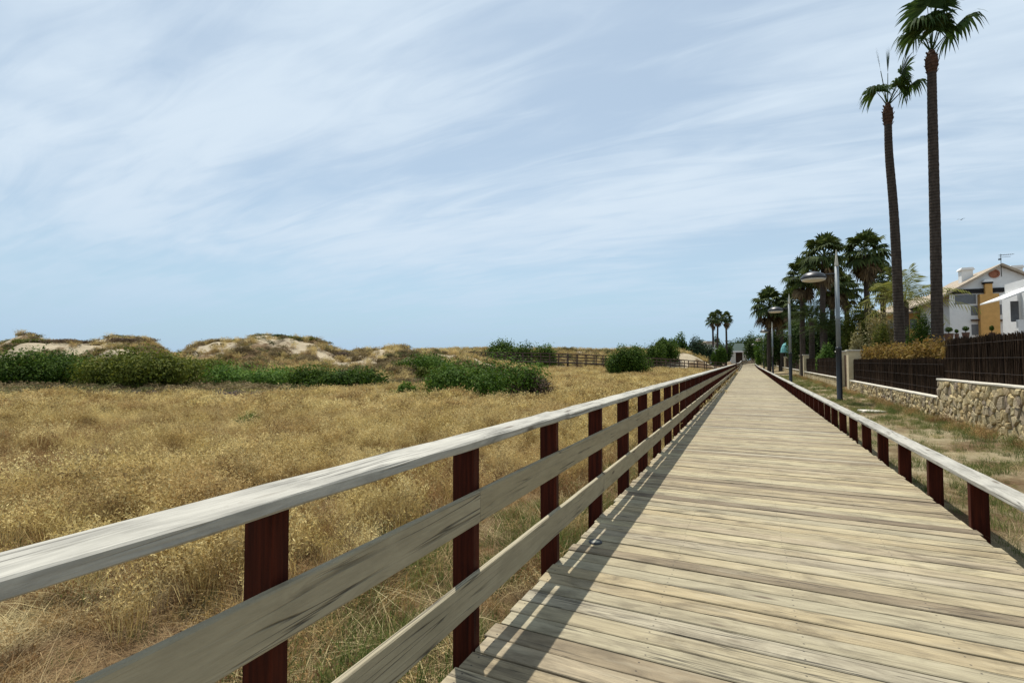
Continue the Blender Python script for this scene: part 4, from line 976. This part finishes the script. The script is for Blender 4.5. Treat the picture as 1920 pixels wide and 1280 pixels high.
def tall_palm(label, pxs, v, r0, r1, leaves, dead=0):
    base = PG(pxs[0][0], v); o = thing('tall_fan_palm', label, 'palm tree', base, 0)
    pts = [Vector((0, 0, -0.2))] + [P(px, py, v) - base for px, py in pxs[1:]]
    top = trunk(o, pts, r0, r1, ring=0.16); boots(o, top, r1, 0.9, 1.5)
    for i, (az, el, pet, R, droop, close) in enumerate(leaves):
        me = leaf_me(fan_leaf(math.radians(el), pet, R, 26, droop, 108, 300 + i, close), L['fan'])
        q = link('frond', me, o, top + Vector((0, 0, 0.72)), (0, 0, YAW + math.radians(az)))
    return o
tall_palm('shorter of two tall slim palms, with a sparse few-leaved crown', [(1688, 676), (1684, 560), (1676, 400), (1667, 290), (1665, 226)], 24.0, 0.225, 0.15,
          [(196, 44, 0.95, 1.15, 0.85, 1), (-12, 47, 1.45, 1.2, 0.85, 0.9), (-48, 68, 1.5, 1.45, 0.4, 0.8), (-75, 58, 0.9, 1.15, 0.85, 0.9), (150, 83, 1.9, 1.3, 0.03, 0.045), (20, 87, 1.7, 1.3, 0.03, 0.045), (70, 62, 1.5, 1.1, 0.6, 0.8), (-30, 60, 1.15, 1.0, 0.8, 0.8)])
tall_palm('taller of two tall slim palms, its leafy crown cut by the top of the picture', [(1758, 676), (1755, 500), (1751, 330), (1748, 200), (1747, 128)], 22.5, 0.225, 0.168,
          [(200, 58, 1.2, 1.5, 0.85, 1), (-14, 52, 1.55, 1.8, 0.75, 1), (-100, 60, 1.0, 1.3, 0.9, 1), (90, 60, 1.6, 1.5, 0.7, 1), (-40, 76, 2.1, 1.6, 0.45, 1), (220, 76, 2.1, 1.6, 0.45, 1), (-90, 82, 2.3, 1.5, 0.3, .8), (-120, 66, 1.3, 1.1, 0.8, 1), (10, 88, 2.0, 1.2, .1, .08), (-20, 70, 1.5, 1.2, .7, 1), (150, 68, 1.4, 1.2, .7, 1)])
fan_lib = [[leaf_me(fan_leaf(math.radians(e), 1.0, 0.98, 16, dr, 112, 400 + 10 * j + i), L['fan_mid']) for i in range(2)] for j, (e, dr) in enumerate(((78, .3), (58, .5), (36, .65), (14, .75), (-8, .8)))]
dead_lib = [leaf_me(fan_leaf(math.radians(e), 0.75, 0.9, 12, 0.6, 70, 450 + j), L['fan_dead']) for j, e in enumerate((-28, -48, -62, -74))]
def fan_palm(label, px, py, v, scale=1.0, seed=0, dead=12, rad=0.19, per=(4, 6, 7, 7, 6), group='fan palms behind the wall', dpx=0):
    scale *= 1.13; rr = random.Random(seed); base = PG(px + dpx, v); top = P(px, py, v) - base; o = thing('fan_palm', label, 'palm tree', base, 0, group)
    tp = trunk(o, [Vector((0, 0, -0.2)), top * 0.5 + Vector((rr.uniform(-.15, .15), 0, 0)), top], rad * 1.25, rad, ring=0.3, n=9)
    for j, n in enumerate(per):
        a0 = rr.uniform(0, 6.28)
        for k in range(n):
            q = link('frond', fan_lib[j][rr.randrange(2)], o, tp + Vector((0, 0, 0.25 - 0.1 * j)), (rr.uniform(-.12, .12), rr.uniform(-.1, .1), a0 + 6.283 * k / n + rr.uniform(-.25, .25))); q.scale = (scale * rr.uniform(.85, 1.12),) * 3
    for k in range(dead):
        q = link('dead_frond', dead_lib[rr.randrange(4)], o, tp + Vector((0, 0, -0.25 - rr.uniform(0, 0.5) * scale)), (rr.uniform(-.15, .15), rr.uniform(-.1, .1), rr.uniform(0, 6.28))); q.scale = (scale * rr.uniform(.8, 1.1),) * 3
    return o
fan_palm('bushy fan palm rising highest behind the first street lamp', 1545, 484, 41, 1.02, 1, 16)
fan_palm('bushy fan palm close beside the shorter tall palm', 1622, 478, 42, 1.06, 2, 16)
fan_palm('fan palm leaning out at the outer edge of the big palm clump', 1506, 520, 45, 0.95, 3, 12)
fan_palm('lower fan palm hidden behind the head of the first street lamp', 1562, 535, 47, 0.95, 4, 14)
fan_palm('small fan palm tucked behind the trunk of the shorter tall palm', 1655, 528, 46, 0.85, 5, 10)
fan_palm('low dark fan palm below the bushy pair', 1586, 545, 50, 0.8, 6, 8)
fan_palm('low fan palm before the ochre house', 1622, 582, 46, 0.55, 12, 4)
fan_palm('shaggy fan palm at the outer edge of the far palm clump', 1442, 574, 62, 1.25, 7, 20)
fan_palm('shaggy fan palm in the far clump beside the second street lamp', 1484, 574, 60, 1.15, 8, 16)
fan_palm('smaller fan palm wedged in the far clump', 1466, 590, 72, 1.2, 9, 14)
for i, (px, py, v) in enumerate(((1336, 600, 132), (1346, 595, 138), (1361, 598, 135))):
    fan_palm(('one of three slender palms above the distant trees, on the sea side', 'middle one of three slender palms rising from the distant trees', 'one of three slender palms above the distant trees, set apart on the kiosk side')[i], px, py, v, 1.05, 20 + i, 10, 0.22, (3, 5, 6, 6, 5), 'three slender far palms')
fe_lib = [[leaf_me(feather_leaf(math.radians(e), 2.6, 22, ar, 500 + i + j * 5), L[mt]) for i, (e, ar) in enumerate(((80, .35), (60, .5), (38, .55), (14, .5)))] for j, mt in enumerate(('feather', 'date'))]
def feather_palm(label, px, py, v, scale, kind, seed, per=(4, 6, 7, 6), rad=0.2):
    rr = random.Random(seed); base = PG(px, v); top = P(px, py, v) - base; o = thing('feather_palm', label, 'palm tree', base, 0)
    tp = trunk(o, [Vector((0, 0, -0.2)), top * 0.5, top], rad * 1.2, rad, ring=0.3, n=9)
    for j, n in enumerate(per):
        a0 = rr.uniform(0, 6.28)
        for k in range(n):
            q = link('frond', fe_lib[kind][j], o, tp, (rr.uniform(-.2, .2), rr.uniform(-.12, .12), a0 + 6.283 * k / n + rr.uniform(-.25, .25))); q.scale = (scale * rr.uniform(.85, 1.15),) * 3
    return o
feather_palm('dark feathery palm behind the gate between the street lamps', 1522, 596, 43, 1.0, 0, 1, (5, 8, 9, 8))
feather_palm('second dark feathery palm lower behind the wall', 1546, 618, 40, 0.9, 0, 2, (5, 7, 8, 8))
feather_palm('dark feathery palm under the far palm clump', 1496, 622, 58, 1.2, 0, 3, (5, 7, 8, 8))
feather_palm('yellow-green date palm with arching fronds between the two tall palms', 1697, 566, 33, 1.4, 1, 4, (4, 7, 8, 7), 0.2)

# ------------------------------------------------------------------ hedge, garden shrubs and trees
rng = np.random.default_rng(3)
def hedge(label, Y0, Y1, X0, X1, z0, z1, n, mat, leaf):
    o = thing('hedge', label, 'hedge', ((X0 + X1) / 2, Y0, hg(X1, (Y0 + Y1) / 2)))
    y = rng.uniform(Y0, Y1, n); top = z1 + 0.06 + 0.75 * (fbm(y * 1.3, y * 0, 5) - 0.5) + 0.12 * rng.normal(size=n); z = z0 + (top - z0) * rng.uniform(0, 1, n) ** 0.6
    C = np.stack([rng.uniform(X0, X1, n), y, z], 1); N_ = rng.normal(size=(n, 3)); N_[:, 0] -= 0.5; N_[:, 2] += 0.4
    q = link('foliage', leaf_mesh('foliage', C, N_, leaf * rng.uniform(.6, 1.4, n), 0.45, mat, rng), o); q.matrix_parent_inverse = Matrix.Translation(-Vector(o.location))
    mb = MB()
    for yy in np.arange(Y0 + .3, Y1, 0.9): mb.tube([((X0 + X1) / 2, yy, hg(X1, yy) - 0.05), ((X0 + X1) / 2 + U(-.1, .1), yy + U(-.1, .1), z1 - 0.35)], [0.025, 0.01], 5)
    rbuild(mb, 'stems', L['twig'], o)
hedge('rust orange and yellow hedge topping the lower brushwood fence', 16.6, 29.0, 4.95, 5.6, 0.7, 1.84, 14000, L['orange'], 0.055)
def gbush(label, px0, px1, ytop, v, mat, leaf, n, lumps, seed, name='garden_shrub', depth=None, spiky=0.1, cat='shrub', group=None):
    return fbush(label, px0, px1, ytop, v, mat, leaf, n, lumps, seed, depth, name, spiky, 7, 0.42, cat, group)
gbush('clipped black-green round shrub between the two tall palm trunks', 1697, 1750, 600, 27.5, 'dkgreen', 0.05, 7000, 14, 61, spiky=0.03)
gbush('bright green shrub above the wall before the first gate', 1530, 1562, 652, 37, 'bright', 0.06, 3000, 9, 62)
gbush('straw coloured feathery shrub behind the hedge', 1628, 1684, 592, 36, 'cream', 0.07, 5000, 12, 63, spiky=0.18)
gbush('olive green shrub beside the straw coloured shrub', 1586, 1640, 582, 38, 'olive', 0.07, 6000, 12, 64)
gbush('dark olive shrub under the small fan palm', 1636, 1672, 616, 32, 'olive', 0.05, 3000, 9, 65)
gbush('straw coloured low shrub behind the first gate pillar', 1592, 1626, 622, 33, 'cream', 0.05, 2600, 8, 66)
def tree(label, px, ytop, v, wpx, mat, n, leaf, lumps, seed, name='garden_tree', tr=0.35, group=None):
    rngt = np.random.default_rng(seed + 900); p = PG(px, v); top = P(px, ytop, v).z - p.z; rx = wpx / 2 / F_PX * v; o = thing(name, label, 'tree', p, CAMROT, group)
    z0 = top * tr; n = int(n * 1.6); leaf *= 1.25; C, Nn, s = cloud(rngt, n, rx, rx * 0.8, top - z0, lumps, leaf, 0.1, z0 * 0.85)
    link('crown', leaf_mesh('crown', C, Nn, s, 0.45, L[mat], rngt), o)
    mb = MB(); r = max(0.08, top * 0.022); mb.tube([(0, 0, -0.2), (U(-.1, .1), U(-.1, .1), z0), (U(-.2, .2), 0, top * 0.7)], [r * 1.3, r, r * 0.4], 8)
    for k in range(5):
        a = k * 1.26 + U(-.3, .3); mb.tube([(0, 0, z0 * U(.8, 1.1)), (math.cos(a) * rx * .3, math.sin(a) * rx * .3, z0 + (top - z0) * .3), (math.cos(a) * rx * .6, math.sin(a) * rx * .6, z0 + (top - z0) * .6)], [r * .6, r * .4, r * .15], 6)
    mb.build('trunk', L['twig'], o); return o
tree('dense dark tree filling the garden behind the first gate', 1528, 590, 48, 96, 'treedk', 9000, 0.10, 20, 1, tr=0.12)
tree('dark tree behind the first street lamp mast', 1575, 600, 52, 70, 'treedk', 6000, 0.10, 14, 2, tr=0.15)
tree('dark tree below the far palm clump', 1462, 615, 74, 64, 'treedk', 5000, 0.14, 14, 3, tr=0.12)
tree('broad dark tree behind the second street lamp', 1512, 610, 66, 60, 'treedk', 5000, 0.13, 14, 4, tr=0.12)
tree('green tree over the far end of the wall', 1432, 636, 100, 44, 'green', 3200, 0.17, 12, 5, tr=0.15)
tree('dark tall tree closing the view beside the far palm clump', 1418, 628, 128, 40, 'treedk', 3000, 0.2, 12, 7, tr=0.12)
tree('broad shadowy tree above the far wall', 1448, 630, 92, 40, 'treedk', 3400, 0.16, 12, 8, tr=0.1)
tree('dark small-leaved tree beside the pink house', 1446, 622, 112, 36, 'treedk', 2600, 0.18, 10, 6, tr=0.15)
far_trees = [(1252, 636, 112, 44, 'pine', 'open-topped tree rising over the sandy mound'), (1275, 627, 116, 40, 'green', 'taller pale green tree behind the sandy mound'), (1300, 634, 122, 44, 'pine', 'grey green tree beside the pale green one'),
             (1322, 640, 128, 34, 'pine', 'low grey green tree at the foot of the slender palms'), (1340, 634, 150, 30, 'treedk', 'dark tree from which the slender palms rise'), (1354, 642, 140, 40, 'treedk', 'dark tree just before the kiosk on its sea side'),
             (1372, 640, 205, 44, 'treedk', 'distant dark tree straight behind the kiosk'), (1392, 634, 215, 40, 'treedk', 'distant dark tree rising over the kiosk roof'), (1410, 634, 190, 40, 'treedk', 'distant dark tree on the house side of the kiosk'),
             (1424, 642, 165, 34, 'pine', 'grey green tree under the pink house'), (1236, 645, 96, 30, 'olive', 'low olive tree beyond the branch railing'), (1350, 654, 120, 28, 'green', 'green bush-like tree beside the kiosk path')]
for i, (px, yt, v, wp, mt, lb) in enumerate(far_trees):
    tree(lb, px, yt, v, wp, mt, 2600, 0.2 if v < 150 else 0.28, 11, 30 + i, 'distant_tree', 0.1, 'trees beyond the dunes')

# ------------------------------------------------------------------ houses
M['white'] = flat('white_render', (0.74, 0.74, 0.72), 0.85, 0.05, 3); M['ochre'] = flat('ochre_render', (0.58, 0.33, 0.11), 0.85, 0.1, 3); M['cream_w'] = flat('cream_wall', (0.62, 0.50, 0.32), 0.85, 0.08, 2)
M['glass'] = flat('dark_window_glass', (0.03, 0.038, 0.042), 0.5, 0.3, 2, 0.2); M['frame'] = flat('grey_frame', (0.15, 0.16, 0.17), 0.6); M['fascia'] = flat('black_fascia', (0.012, 0.010, 0.010), 0.7)
M['brownf'] = flat('brown_lintel', (0.10, 0.06, 0.04), 0.8); M['terra'] = flat('terracotta', (0.36, 0.15, 0.085), 0.85, 0.2, 8)
t = NT('roof_tiles'); v = t.obj(False); sx = t.n('ShaderNodeSeparateXYZ', {0: v}); wv = t.math('SINE', t.math('MULTIPLY', sx.outputs[1], 28.0)); nn_ = t.noise(v, 3.5, 5, 0.7)
t.bump(wv, 0.8, 0.05); M['tiles'] = t.fin(t.mix(t.rng(nn_, .3, .7), (0.32, 0.25, 0.18), (0.48, 0.41, 0.32)), 0.9, 0.15)
def win(parent, x0, x1, z0, z1, Y, frame=True, bars=1, glass='glass'):       # window on a wall facing -Y
    f = rbuild(MB().box(x0, x1, Y - 0.03, Y + 0.02, z0, z1), 'window', M['frame'], parent)
    n = bars + 1; e = 0.07
    for k in range(n):
        a = x0 + (x1 - x0) * k / n + e * 0.7; b = x0 + (x1 - x0) * (k + 1) / n - e * 0.7
        g = rbuild(MB().box(a, b, Y - 0.036, Y - 0.0315, z0 + e, z1 - e), 'pane', M[glass], parent); mw = g.matrix_parent_inverse.copy(); g.parent = f; g.matrix_parent_inverse = mw
    return f
YH = 57.5
def hx(px): return PY(px, 600, YH)[0]
def hz(px, py): return PY(px, py, YH)[1]
x0 = hx(1781); xa = hx(1879); x1 = 2 * xa - x0; ze = hz(1781, 550); za = hz(1879, 497)
h1 = thing('white_house', 'white gabled house with ochre chimney breast and tiled roof behind the tall fence', 'house', (x0, YH, 0.3))
rbuild(MB().prism([(x0, -0.2), (x1, -0.2), (x1, ze), (xa, za - 0.12), (x0, ze)], 1, YH, YH + 11), 'wall', M['white'], h1)
sl_ = (za - ze) / (xa - x0); ov = 0.9
rf = rbuild(MB().prism([(x0 - ov, ze - ov * sl_), (xa, za - 0.1), (xa, za + 0.12), (x0 - ov, ze - ov * sl_ + 0.2)], 1, YH - 0.45, YH + 11.4), 'roof', M['tiles'], h1)
rbuild(MB().prism([(xa + .002, za - 0.1), (x1 + ov, ze - ov * sl_), (x1 + ov, ze - ov * sl_ + 0.2), (xa + .002, za + 0.12)], 1, YH - 0.45, YH + 11.4), 'roof', M['tiles'], h1)
rbuild(MB().box(x0 - 0.15, hx(1884), YH - 0.16, YH - 0.002, hz(1800, 551), hz(1800, 543)), 'fascia_beam', M['fascia'], h1)
rbuild(MB().box(hx(1834), hx(1870), YH - 0.55, YH - 0.003, -0.2, hz(1850, 552)), 'chimney_breast', M['ochre'], h1)
rbuild(MB().box(hx(1845), hx(1858.5), YH - 0.5, YH - 0.18, hz(1850, 552) + .002, hz(1850, 533)), 'chimney_flue', M['ochre'], h1)
rbuild(MB().box(hx(1842.5), hx(1859.5), YH - 0.58, YH - 0.1, hz(1850, 533) + .002, hz(1850, 530)), 'chimney_vent', M['fascia'], h1)
rbuild(MB().prism([(hx(1841), hz(1850, 530) + .002), (hx(1861), hz(1850, 530) + .002), (hx(1858), hz(1850, 525.5)), (hx(1844), hz(1850, 525.5))], 1, YH - 0.65, YH - 0.05), 'chimney_cap', M['white'], h1)
win(h1, hx(1792), hx(1831), hz(1810, 570), hz(1810, 552.5), YH, bars=2); win(h1, hx(1821), hx(1833.5), hz(1828, 591), hz(1828, 573), YH)
win(h1, hx(1870.5), hx(1879), hz(1875, 590), hz(1875, 571), YH, bars=0); win(h1, hx(1821), hx(1833.5), hz(1828, 628), hz(1828, 608), YH)
for (a, b, y_) in ((1820, 1834, 600), (1870.6, 1882, 600)): rbuild(MB().box(hx(a), hx(b), YH - 0.3, YH - 0.002, hz(a, y_ + 2), hz(a, y_ - 1)), 'lintel', M['brownf'], h1)
win(h1, hx(1885), hx(1905), hz(1890, 570), hz(1890, 552.5), YH, bars=1)
mb = MB(); pc = (hx(1867), YH - 0.02, hz(1867, 513)); mb.lathe([(0.38, 0), (0.38, 0.08), (0.28, 0.10), (0.26, 0.02)], 18)
q = mb.build('round_vent', M['terra'], h1, loc=pc, rot=(math.pi / 2, 0, 0)); q.matrix_parent_inverse = Matrix.Translation(-Vector(h1.location))
for (px, y0_, y1_, yy) in ((1810, 503, 528, YH + 3), (1902, 499, 512, YH + 4)):
    cxx, zt = PY(px, y0_, yy); _, zb = PY(px, y1_, yy); c_ = rbuild(MB().box(cxx - 0.42, cxx + 0.42, yy - 0.4, yy + 0.4, zb - 1.0, zt - 0.22), 'chimney', M['white'], h1)
    k_ = rbuild(MB().prism([(cxx - 0.55, zt - 0.218), (cxx + 0.55, zt - 0.218), (cxx + 0.4, zt), (cxx - 0.4, zt)], 1, yy - 0.52, yy + 0.52), 'chimney_cap', M['white'], h1)
mx, mz = hx(1876), hz(1876, 520); an = MB(); an.tube([(mx, YH - 0.5, mz), (mx, YH - 0.5, hz(1876, 478))], [0.025, 0.02], 6)
for zz, ln in ((480, 0.55), (484, 0.4)): an.tube([(mx - 0.15, YH - 0.5, hz(1876, zz)), (mx + ln * 1.6, YH - 0.5, hz(1876, zz))], [0.015, 0.015], 5)
for k in range(6): an.tube([(mx + k * 0.14, YH - 0.8, hz(1876, 480)), (mx + k * 0.14, YH - 0.2, hz(1876, 480))], [0.01, 0.01], 4)
an.box(mx - 0.16, mx + 0.02, YH - 0.56, YH - 0.44, hz(1876, 489), hz(1876, 486.5)); rbuild(an, 'antenna', M['fascia'], h1)
# ochre house farther along, roof sloping down behind the palms
YO = 66.0
def ox_(px): return PY(px, 600, YO)[0]
def oz_(py): return PY(1720, py, YO)[1]
h2 = thing('ochre_house', 'ochre house with low tiled roof half hidden by the date palm', 'house', (ox_(1700), YO, 0.3))
a, b = ox_(1640), ox_(1772)
rbuild(MB().box(a, b, YO, YO + 9, -0.2, oz_(586)), 'wall', M['ochre'], h2)
rbuild(MB().add([(a - .5, YO - .5, oz_(587)), (b + .5, YO - .5, oz_(587)), (b + .5, YO + 9.5, oz_(587)), (a - .5, YO + 9.5, oz_(587)), (a + 5, YO + 4.5, oz_(548)), (b - 0.3, YO + 4.5, oz_(548)), (a - .5, YO - .5, oz_(584)), (b + .5, YO - .5, oz_(584)), (b + .5, YO + 9.5, oz_(584)), (a - .5, YO + 9.5, oz_(584))],
              [(3, 2, 1, 0), (0, 1, 7, 6), (1, 2, 8, 7), (2, 3, 9, 8), (3, 0, 6, 9), (6, 7, 5, 4), (7, 8, 5), (8, 9, 4, 5), (9, 6, 4)]), 'roof', M['tiles'], h2)
for px in (1664, 1706, 1738): win(h2, ox_(px), ox_(px + 13), oz_(616), oz_(598), YO)
# white modern house on the right
YM = 44.0
def mx_(px): return PY(px, 600, YM)[0]
def mz_(px, py): return PY(px, py, YM)[1]
h3 = thing('modern_white_house', 'white modern house with a slanting porch roof and white parapet', 'house', (mx_(1900), YM, 0.3))
rbuild(MB().box(PY(1886, 600, YM + 5)[0], PY(1886, 600, YM + 5)[0] + 9, YM + 1.5, YM + 5, -0.2, mz_(1890, 526) + 0.3), 'wall', M['white'], h3)
rbuild(MB().box(PY(1879, 600, YM + 5)[0], PY(1886, 600, YM + 5)[0] - .003, YM + 2.6, YM + 4.9, -0.2, mz_(1880, 546) + 0.3), 'side_wall', M['white'], h3)
e0, e1 = mx_(1856), mx_(1856) + 8; zz0 = mz_(1856, 568); zz1 = zz0 + (mz_(1920, 545) - zz0) / (mx_(1920) - e0) * 8
rbuild(MB().prism([(e0, zz0), (e1, zz1), (e1, zz1 + 0.28), (e0, zz0 + 0.08)], 1, YM - 2.2, YM + 1.48), 'porch_roof', M['white'], h3)
rbuild(MB().box(mx_(1907.5), mx_(1914), YM - 1.9, YM - 1.6, -0.2, zz0 + 0.45), 'porch_column', M['white'], h3)
rbuild(MB().box(mx_(1873), mx_(1873) + 9, YM - 2.6, YM - 2.35, -0.2, mz_(1890, 604)), 'parapet', M['white'], h3)
rbuild(MB().box(mx_(1891), mx_(1895.5), YM - 2.62, YM - 2.33, mz_(1890, 604) + .002, mz_(1890, 598)), 'parapet_pier', M['white'], h3)
win(h3, mx_(1916), mx_(1932), mz_(1920, 600), mz_(1920, 560), YM + 1.5)
# potted topiaries on the terrace before the white house
M['pot'] = flat('brown_pot', (0.14, 0.075, 0.05), 0.8)
for (px, yt, yb, w_, lab) in ((1811, 611, 626, 10, 'potted ball topiary on the terrace beside the chimney breast'), (1794, 617, 628, 6, 'smaller potted shrub on the terrace'), (1779, 613, 628, 13, 'broad potted shrub on the terrace near the tall palm trunk'), (1860, 610, 626, 7, 'potted shrub before the ochre chimney breast')):
    v = 34.0; a_, e_ = ray(px, yb + 6); pz = EYE + e_ * v; b_ = W(a_ * v, v, pz); g0 = hg(b_.x, b_.y)
    o = thing('potted_shrub', lab, 'potted plant', (b_.x, b_.y, g0))
    zt = P(px, yt, v).z - g0; zb_ = P(px, yb, v).z - g0; r_ = w_ / 2 / F_PX * v
    MB().box(-r_ * 1.3, r_ * 1.3, -r_ * 1.3, r_ * 1.3, -0.1, zb_ - 0.5).build('plinth', M['white'], o)
    MB().lathe([(r_ * 0.8, zb_ - 0.498), (r_ * 1.15, zb_ + 0.05), (r_ * 1.2, zb_ + 0.1), (r_ * 1.05, zb_ + 0.1)], 12).build('pot', M['pot'], o)
    MB().tube([(0, 0, zb_ + 0.05), (0, 0, (zt + zb_) / 2 + 0.1)], [0.025, 0.02], 6).build('stem', L['twig'], o)
    n = 260; D = rng.normal(size=(n, 3)); D /= np.linalg.norm(D, axis=1, keepdims=True); hh_ = (zt - zb_) * 0.33
    link('foliage', leaf_mesh('foliage', D * np.array([r_, r_, hh_]) * rng.uniform(.6, 1.05, (n, 1)) + np.array([0, 0, zt - hh_]), D, np.full(n, 0.05), 0.5, L['dkgreen'], rng), o)

# ------------------------------------------------------------------ far end: kiosk, distant houses, parasol, hut
M['kroof'] = flat('grey_green_roof', (0.22, 0.27, 0.22), 0.85); M['kwall'] = flat('weathered_white', (0.55, 0.53, 0.46), 0.85)
kp = P(1386, 673, 178); o = thing('beach_kiosk', 'small pale kiosk with grey green hipped roof at the end of the boardwalk', 'kiosk', (kp.x, kp.y, kp.z), 0)
wk = 2.7
for sx_, nm in ((-1, 'side_wall'), (1, 'side_wall')): MB().box(min(sx_ * wk, sx_ * (wk - 1.6)), max(sx_ * wk, sx_ * (wk - 1.6)), -1.5, 1.5, -1.5, 2.4).build(nm, M['kwall'], o)
MB().box(-wk + 1.602, wk - 1.602, 0.6, 1.4, -1.5, 2.4).build('back_wall', M['brownf'], o)
MB().box(-wk - 0.1, wk + 0.1, -1.7, 1.7, 2.402, 2.9).build('lintel', M['white'], o)
MB().add([(-wk, -1.6, 2.902), (wk, -1.6, 2.902), (wk, 1.6, 2.902), (-wk, 1.6, 2.902), (-1.4, -.5, 5.6), (1.4, -.5, 5.6), (1.4, .5, 5.6), (-1.4, .5, 5.6)], [(3, 2, 1, 0), (0, 1, 5, 4), (1, 2, 6, 5), (2, 3, 7, 6), (3, 0, 4, 7), (4, 5, 6, 7)]).build('roof', M['kroof'], o)
def far_house(label, px0, px1, ytop, v, wall, roof, nwin, rise=1.3):
    p = PG((px0 + px1) / 2, v); w_ = (px1 - px0) / 2 / F_PX * v; zt = P((px0 + px1) / 2, ytop, v).z - p.z - rise
    o = thing('distant_house', label, 'house', p, YAW)
    MB().box(-w_, w_, -3, 3, -0.5, zt).build('wall', M[wall], o)
    MB().prism([(-w_ - .4, zt + .002), (w_ + .4, zt + .002), (w_ * .45, zt + rise), (-w_ * .45, zt + rise)], 1, -3.3, 3.3).build('roof', M[roof], o)
    for k in range(nwin):
        xx = -w_ + 2 * w_ * (k + 0.5) / nwin
        for zz in (zt - 1.6, zt - 4.4): MB().box(xx - .5, xx + .5, -3.05, -2.98, zz - .7, zz + .5).build('window', M['glass'], o)
M['pinkw'] = flat('dusty_pink_wall', (0.30, 0.19, 0.15), 0.9)
far_house('pinkish house with tiled roof over the far end of the wall', 1416, 1438, 634, 168, 'pinkw', 'tiles', 3)
far_house('white house glimpsed between the distant trees', 1312, 1336, 640, 152, 'white', 'tiles', 2, 0.8)
far_house('small white house by the foot of the slender palms', 1320, 1334, 652, 134, 'white', 'white', 1, 0.4)
M['teal'] = flat('teal_canvas', (0.16, 0.40, 0.40), 0.8)
pp = PG(1473, 69); zt, zb_ = P(1473, 642, 69).z - pp.z, P(1473, 661, 69).z - pp.z; o = thing('teal_parasol', 'half closed pale teal parasol behind the wall beside the second street lamp', 'parasol', pp)
MB().lathe([(0.62, zb_), (0.64, zb_ + .05), (0.55, zb_ + .55), (0.38, zb_ + 1.05), (0.12, zt - .08), (0.02, zt)], 10).build('canopy', M['teal'], o)
MB().tube([(0, 0, -0.1), (0, 0, zb_ + 0.3)], [0.03, 0.03], 6).build('pole', M['lamp_grey'], o)
hp = PG(1440, 118); o = thing('thatched_hut', 'open hut with a low brown thatched roof beside the far wall', 'hut', (hp.x, hp.y, hp.z))
ht = P(1440, 654, 118).z - hp.z; M['thatch'] = flat('brown_thatch', (0.13, 0.075, 0.05), 0.95, 0.3, 6, bump=0.5)
MB().lathe([(1.9, ht - 1.3), (1.85, ht - 1.15), (0.9, ht - 0.45), (0.05, ht)], 10).build('roof', M['thatch'], o)
for k in range(4): MB().tube([(1.2 * math.cos(k * 1.571 + .7), 1.2 * math.sin(k * 1.571 + .7), -0.2), (1.2 * math.cos(k * 1.571 + .7), 1.2 * math.sin(k * 1.571 + .7), ht - 1.2)], [0.09, 0.08], 6).build('post', M['branch_wood'], o)
# bird
bpnt = P(1802, 412, 60); mb = MB(); mb.tube([(-0.18, 0, -0.02), (0, 0, 0), (0.2, 0, 0.03)], [0.01, 0.05, 0.015], 6)
o = thing('flying_bird', 'small dark bird flying in the sky beside the taller palm', 'bird', bpnt, 1.0)
mb.build('body', M['fascia'], o); 
for sd in (-1, 1): MB().add([(-0.07, 0, 0), (0.08, 0, 0), (0.06, sd * 0.2, 0.12), (-0.02, sd * 0.42, 0.10), (-0.07, sd * 0.2, 0.11), (-0.07, 0, -.015), (0.08, 0, -.015), (0.06, sd * 0.2, 0.105), (-0.02, sd * 0.42, 0.09), (-0.07, sd * 0.2, 0.095)], [(0, 1, 2, 4), (4, 2, 3), (5, 9, 7, 6), (9, 8, 7), (0, 4, 9, 5), (1, 6, 7, 2), (2, 7, 8, 3), (4, 3, 8, 9)]).build('wing', M['fascia'], o)
